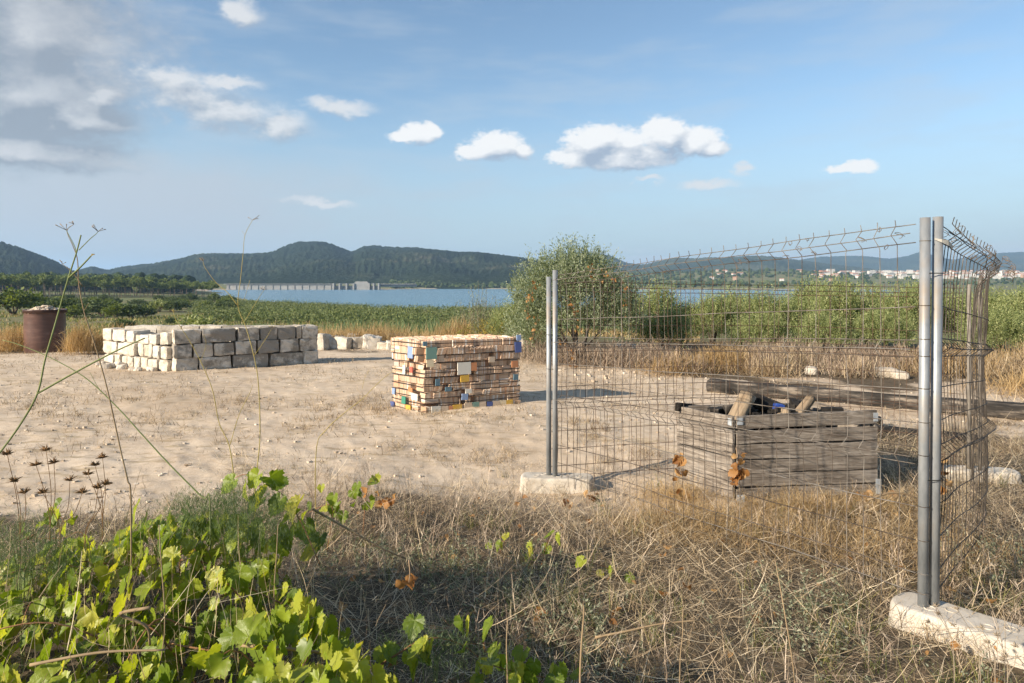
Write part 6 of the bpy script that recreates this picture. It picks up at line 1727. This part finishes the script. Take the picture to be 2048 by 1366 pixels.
# ------------------------------------------------------------------ single tall plants
def ribbon_plant(name, label, cat, stalks, mat, extra=None, group=None):
    """stalks: list of (points, r0, r1)"""
    p0 = stalks[0][0][0]; g = gz(p0[0], p0[1])
    stalks = [([(p[0][0] * .85 + p0[0] * .15, p[0][1], g - .02)] + list(p) if p[0][2] > g + .04 and (k == 0 or tuple(p[0]) == tuple(p0)) else p, a, c) for k, (p, a, c) in enumerate(stalks)]
    root = np.array(stalks[0][0][0], float); t = thing(name, label, cat, tuple(root), 0, group); first = None
    for pts, r0, r1 in stalks:
        P = smooth_path(pts, max(8, 4 * len(pts))) - root
        st = obj("stalk", tube_mesh("stalk", P, np.linspace(r0, r1, len(P)) * .78, 6), mat, t)
        first = first or st
    if extra: extra(first, root)
    return t
def build_tall_plants():
    rng = np.random.default_rng(500)
    stem_g = noisy_mat("fennel_green", [(0.3, (0.14, 0.17, 0.06)), (0.7, (0.25, 0.28, 0.12))], scale=4, bump=0); stem_y = noisy_mat("fennel_yellow", [(0.3, (0.27, 0.21, 0.06)), (0.7, (0.44, 0.35, 0.13))], scale=4, bump=0)
    stem_b = noisy_mat("fennel_brown", [(0.3, (0.17, 0.12, 0.07)), (0.7, (0.33, 0.24, 0.14))], scale=4, bump=0)
    def W(L, d, dd=0.0): return [tuple(px_at(px, py, d + dd * i)) for i, (px, py) in enumerate(L)]
    def umbel(pt, d, mat, n=7, s=.03):
        def f(t, root):
            c = np.array(px_at(*pt, d)) - root
            for k in range(n):
                v = np.array([rng.normal(scale=.6), rng.normal(scale=.6), rng.uniform(.2, 1)]); v = v / np.linalg.norm(v) * s * rng.uniform(.6, 1.2)
                obj("umbel_ray", tube_mesh("umbel_ray", [c, c + v * .6, c + v], [.0008, .0008, .0016], 4), mat, t)
        return f
    def many(*fs):
        def g(t, r):
            for f in fs: f(t, r)
        return g
    ribbon_plant("fennel_stalk", "thick green fennel stalk leaning up from the left edge", "plant",
                 [(W([(-60, 1010), (-20, 930), (0, 905), (40, 850), (75, 787), (90, 720), (110, 650), (138, 552), (153, 505), (162, 470)], 2.3), .005, .0028), (W([(75, 787), (150, 745), (230, 703), (290, 676)], 2.3, .03), .0045, .003),
                  (W([(138, 555), (160, 535), (182, 512)], 2.3), .004, .003), (W([(153, 505), (148, 490), (135, 465), (132, 460)], 2.3), .002, .001), (W([(158, 500), (180, 478), (192, 468), (196, 463)], 2.3), .002, .001)], stem_g,
                 many(umbel((132, 460), 2.3, stem_b, 4, .03), umbel((196, 463), 2.3, stem_b, 5, .03), umbel((182, 512), 2.3, stem_y, 4, .015)))
    ribbon_plant("fennel_stalk", "thin brown fennel stalk crossing the thick green one", "plant",
                 [(W([(262, 1010), (255, 960), (240, 895), (215, 780), (190, 690), (170, 630), (158, 570), (155, 520), (146, 492), (134, 462), (148, 448)], 2.75), .0046, .0014), (W([(165, 572), (145, 545), (125, 528)], 2.75), .002, .001), (W([(172, 632), (150, 650), (118, 668)], 2.75), .002, .001), (W([(168, 622), (178, 605)], 2.75), .0015, .001)], stem_b,
                 many(umbel((148, 448), 2.75, stem_b, 4, .02), umbel((125, 528), 2.75, stem_b, 4, .02)))
    ribbon_plant("fennel_stalk", "long green stem slanting from the vine up to the left", "plant",
                 [(W([(420, 1010), (405, 995), (340, 930), (285, 870), (230, 810), (170, 755), (100, 715), (40, 690), (5, 680)], 3.0), .005, .0018), (W([(230, 810), (200, 780), (180, 745)], 3.0), .0018, .001)], stem_g)
    ribbon_plant("fennel_stalk", "slim yellow fennel stalk in front of the stone enclosure's corner", "plant",
                 [(W([(468, 1000), (467, 950), (458, 890), (438, 845), (425, 780), (400, 720), (375, 675), (352, 640), (347, 625)], 3.3), .004, .0015), (W([(460, 890), (478, 830), (500, 785), (505, 770)], 3.3), .0025, .0012), (W([(402, 722), (412, 690), (408, 670)], 3.3), .0015, .001)], stem_y, many(umbel((347, 625), 3.3, stem_y, 5, .02)))
    ribbon_plant("fennel_stalk", "tallest slim yellow fennel stalk, rising past the dam into the sky", "plant",
                 [(W([(510, 990), (514, 940), (520, 870), (517, 770), (508, 712), (492, 655), (476, 612), (481, 560), (486, 510), (490, 470), (505, 440)], 3.4), .0045, .0013), (W([(476, 612), (455, 585), (432, 565), (410, 535), (406, 522)], 3.4), .0025, .0012), (W([(508, 712), (530, 680), (545, 655)], 3.4), .0018, .001), (W([(490, 642), (515, 600), (528, 580)], 3.4), .0018, .001), (W([(490, 470), (484, 462)], 3.4), .001, .0008), (W([(500, 560), (488, 600)], 3.4), .0012, .001)], stem_y,
                 many(umbel((505, 440), 3.4, stem_b, 5, .035), umbel((406, 522), 3.4, stem_b, 5, .02), umbel((528, 580), 3.4, stem_b, 5, .025), umbel((545, 655), 3.4, stem_y, 5, .02)))
    ribbon_plant("fennel_stalk", "bright yellow-green stem arching to the tile stack's left edge", "plant",
                 [(W([(632, 905), (652, 860), (690, 825), (724, 798), (765, 758), (792, 738)], 4.6), .0042, .0016), (W([(724, 778), (730, 755), (738, 740)], 4.6), .0015, .001)], stem_y)
    # thistles with brown spiky heads
    th_m = noisy_mat("thistle_brown", [(0.3, (0.10, 0.055, 0.025)), (0.7, (0.26, 0.15, 0.065))], scale=9, bump=0)
    def head(t, c, s, mat, n=26):
        P = []
        for k in range(n):
            v = rng.normal(size=3); v[2] = abs(v[2]) * .8 - .1; v /= np.linalg.norm(v)
            P.append(tube([c, c + v * s * .55, c + v * s * rng.uniform(.8, 1.25)], [s * .16, s * .09, s * .01], 3, False))
        V, F, _ = merge(P); obj("seed_head", mesh_data("seed_head", V, F, smooth=True), mat, t)
    for heads, root, d, lab in (([(92, 900), (108, 925), (72, 930)], (100, 1060), 3.4, "dry brown thistle with tall heads near the left edge"), ([(205, 915), (190, 930), (176, 948)], (205, 1050), 3.5, "dry brown thistle in front of the bare dirt, right of the first"),
                                ([(30, 962), (14, 908), (50, 985)], (40, 1080), 3.2, "brown thistle cut close to the left edge of the view"), ([(85, 985), (165, 985), (140, 960)], (120, 1070), 3.3, "low brown thistle between the taller ones"), ([(196, 975), (212, 968), (60, 1078)], (170, 1075), 3.2, "small thistle with drooping heads above the vine")):
        st = [(W([root, ((root[0] + h[0]) / 2 + 6, (root[1] + h[1]) / 2), h], d), .0028, .0016) for h in heads]
        def ex(t, r, heads=heads, d=d):
            for h in heads: head(t, np.array(px_at(*h, d)) - r, .03, th_m)
        ribbon_plant("thistle", lab, "thistle", st, th_m, ex, "dry thistles at the left")
    # star thistles before the right concrete foot
    st_m = noisy_mat("star_thistle_grey", [(0.3, (0.17, 0.13, 0.09)), (0.7, (0.40, 0.33, 0.24))], scale=9, bump=0)
    for heads, root, d, lab in (([(1948, 1136), (1988, 1132)], (2010, 1330), 2.75, "star thistle with pale spread bracts above the right concrete foot"), ([(1872, 1212), (1876, 1228), (1857, 1244)], (1908, 1322), 2.72, "star thistle with dark heads across the concrete foot's near end"),
                                ([(1905, 1250), (1962, 1256), (1973, 1285)], (1990, 1350), 2.7, "star thistle with three heads in front of the concrete foot"), ([(1992, 1270), (2010, 1312), (2030, 1292), (2004, 1320)], (2015, 1362), 2.65, "star thistle with clustered heads at the lower right corner"), ([(1914, 1218), (2020, 1228)], (1960, 1330), 2.72, "star thistle with two lone heads over the concrete foot")):
        stx = [(W([root, (root[0] * .55 + h[0] * .45 + 8, root[1] * .5 + h[1] * .5), h], d), .0022, .0012) for h in heads]
        def ex(t, r, heads=heads, d=d):
            for h in heads: head(t, np.array(px_at(*h, d)) - r, .017, st_m, 20)
        ribbon_plant("star_thistle", lab, "thistle", stx, st_m, ex, "star thistles by the concrete foot")
    # dead sticks
    for pts, d, r, lab in (([(1160, 1375), (1163, 1290), (1168, 1225), (1166, 1208)], 2.35, .0045, "straight pale stick standing at the bottom edge right of centre"), ([(625, 1018), (700, 1060), (760, 1095), (812, 1118)], 3.3, .006, "bare brown vine cane slanting down right out of the green vine"),
                           ([(1190, 1275), (1255, 1262), (1320, 1248), (1400, 1240)], 3.1, .006, "thin brown branch lying on the shaded straw"), ([(1015, 1375), (1013, 1290), (1016, 1236)], 2.3, .003, "thin upright straw stalk at the bottom centre"), ([(1360, 1330), (1365, 1270), (1366, 1215)], 2.6, .0025, "thin upright straw stalk right of the pale stick"),
                           ([(1590, 1366), (1570, 1230), (1556, 1150), (1550, 1120)], 2.6, .003, "dark thin stalk rising left of the concrete foot"), ([(1735, 1000), (1790, 985), (1850, 1005), (1960, 1080)], 4.4, .008, "rusty brown cane arching over the ground right of the crate"), ([(318, 1366), (330, 1250), (322, 1120), (318, 1050)], 2.2, .0025, "pale straw stalk standing among the vine leaves"), ([(548, 1200), (553, 1110), (556, 1050)], 2.7, .003, "pale straw stalk before the feathery green bush"),
                           ([(300, 1215), (240, 1228), (292, 1252), (300, 1290)], 2.2, .006, "furry brown seed stalk over the vine leaves"), ([(60, 1330), (200, 1305), (330, 1300)], 2.0, .005, "brown cane running level through the lower vine leaves"), ([(480, 1290), (640, 1305), (735, 1330), (760, 1366)], 2.15, .0055, "dark vine cane curving through the lowest leaves")):
        L_ = W(pts, d, .02)
        if L_[0][2] > gz(L_[0][0], L_[0][1]) + .05 and pts[0][1] - pts[-1][1] > 60: L_ = [(L_[0][0], L_[0][1], gz(L_[0][0], L_[0][1]) - .02)] + L_
        P = smooth_path(L_, 14); o = obj("dead_stick", tube_mesh("dead_stick", P, np.linspace(r, r * .6, 14), 6), stem_b); tag(o, lab, "stick")
    # feathery wild asparagus
    def asparagus(px, py, d, w, h, n, lab):
        c = np.array(px_at(px, py, d)); t = thing("wild_asparagus", lab, "plant", tuple(c), 0); P = []
        for k in range(n):
            a = rng.normal(scale=.45, size=2); s = np.array([a[0] * w, a[1] * w * .6, h * (1 - .6 * min(1, (a ** 2).sum())) * rng.uniform(.1, 1)])
            kk = 60; q = s + rng.normal(scale=.028, size=(kk, 3)); ph = rng.uniform(0, 6.28, kk)
            P.append(blades(q, rng.uniform(.010, .024, kk), .0016, ph, rng.uniform(.2, 1.6, kk), 0.0, 1, rng, np.clip(rng.random() * .6 + rng.random(kk) * .4, 0, 1), taper=.6))
        V, F, r = join(P); obj("foliage", mesh_data("foliage", V, F, r), feather, t)
        obj("stem", stems_mesh("stem", [smooth_path([(0, 0, gz(c[0], c[1]) - c[2] - .02), (x_ * w * .2, y_ * w * .2, h * .3), (x_ * w * .5, y_ * w * .5, h * .8)], 5) for x_, y_ in rng.uniform(-1, 1, (6, 2))], .0022, .001), stem_g, t)
    asparagus(485, 1085, 3.0, .36, .24, 210, "feathery green wild asparagus bush in the middle of the vine")
    asparagus(400, 1040, 3.2, .26, .12, 70, "small feathery asparagus left of the bigger bush")
    asparagus(45, 1150, 2.7, .26, .22, 130, "feathery asparagus at the left edge above the vine leaves")
    asparagus(860, 1330, 2.3, .2, .08, 40, "low feathery sprig beneath the trailing vine shoot")
    # dead orange leaves by the crate and scattered
    Wd = lambda px, py, d: np.array(px_at(px, py, d))
    for a, c, e, d, n, lab in (((1356, 905), (1362, 935), (1352, 980), 5.06, 16, "orange dead vine leaves hanging on the wire at the crate's left corner"), ((1472, 895), (1476, 925), (1474, 962), 4.58, 14, "bunch of orange dead leaves hung on the wire before the crate's front edge")):
        dead_strand("dried_vine", lab, [Wd(*a, d), Wd(*c, d - .02), Wd(*e, d - .02)], n, .05, rng, .022, group="dead vine leaves near the crate")
    for a, c, e, n, lab in (((1385, 992), (1375, 1000), (1362, 1005), 8, "few dead leaves lying left of the crate"), ((1690, 1012), (1740, 1016), (1790, 1010), 16, "dead leaves gathered under the crate's right end"), ((1165, 985), (1180, 985), (1200, 980), 6, "orange dead leaves at the right end of the left concrete foot"), ((1145, 996), (1138, 998), (1130, 998), 3, "two dead leaves before the left concrete foot")):
        pts = []
        for q in (a, c, e):
            x_, y_, _ = px_ground(*q, -.12); pts.append((x_, y_, gz(x_, y_) + .045))
        dead_strand("dried_vine", lab, pts, n, .05, rng, .02, group="dead vine leaves near the crate")
    dead_strand("dried_vine", "dead leaf caught on the wire right of the two posts", [Wd(1888, 905, 3.7), Wd(1886, 945, 3.7), Wd(1884, 975, 3.7)], 5, .05, rng, .012)
    dead_strand("dried_vine", "brown dead leaves left of the centre twigs", [Wd(745, 990, 4.6), Wd(775, 1000, 4.6), Wd(800, 998, 4.6)], 8, .05, rng, .03)
    dead_strand("dried_vine", "red-brown dead leaf hanging by the vine's right edge", [Wd(818, 1120, 3.0), Wd(820, 1145, 3.0), Wd(818, 1165, 3.0)], 4, .045, rng, .012)
    # fallen leaves
    t = thing("fallen_leaves", "loose brown leaves fallen over the foreground straw", "leaves", (0.6, 3.6, gz(.6, 3.6)))
    for k in range(90):
        y = rng.uniform(2.6, 6.2); x = rng.uniform(-.25, .72) * y
        if dirt_mask(np.array([x]), np.array([y]))[0] > .5: continue
        o = obj("dead_leaf", DEAD_LEAVES[rng.integers(3)], None, t)
        o.matrix_local = leaf_matrix((x - .6, y - 3.6, gz(x, y) - gz(.6, 3.6) + rng.uniform(.03, .09)), rng.normal(scale=.4, size=3) + np.array([0, 0, 1]), rng.normal(size=3), rng.uniform(.02, .045))
build_tall_plants()
# ------------------------------------------------------------------ air: thin haze over the whole valley
def build_haze():
    m = bpy.data.materials.new("haze_air"); m.use_nodes = True; nt = m.node_tree
    nt.nodes.remove(nt.nodes['Principled BSDF'])
    v = nt.nodes.new('ShaderNodeVolumePrincipled')
    v.inputs['Color'].default_value = (0.46, 0.70, 1.0, 1)
    v.inputs['Density'].default_value = HAZE
    v.inputs['Anisotropy'].default_value = 0.1
    nt.links.new(v.outputs[0], nt.nodes['Material Output'].inputs['Volume'])
    V, F = box((0, 3000, 155), (16000, 24000, 345))
    o = obj("haze", mesh_data("haze", V, F), m)
    tag(o, "thin pale haze over the valley", "haze", kind='stuff')
    m.cycles.homogeneous_volume = True
HAZE = 1.3e-4
build_haze()
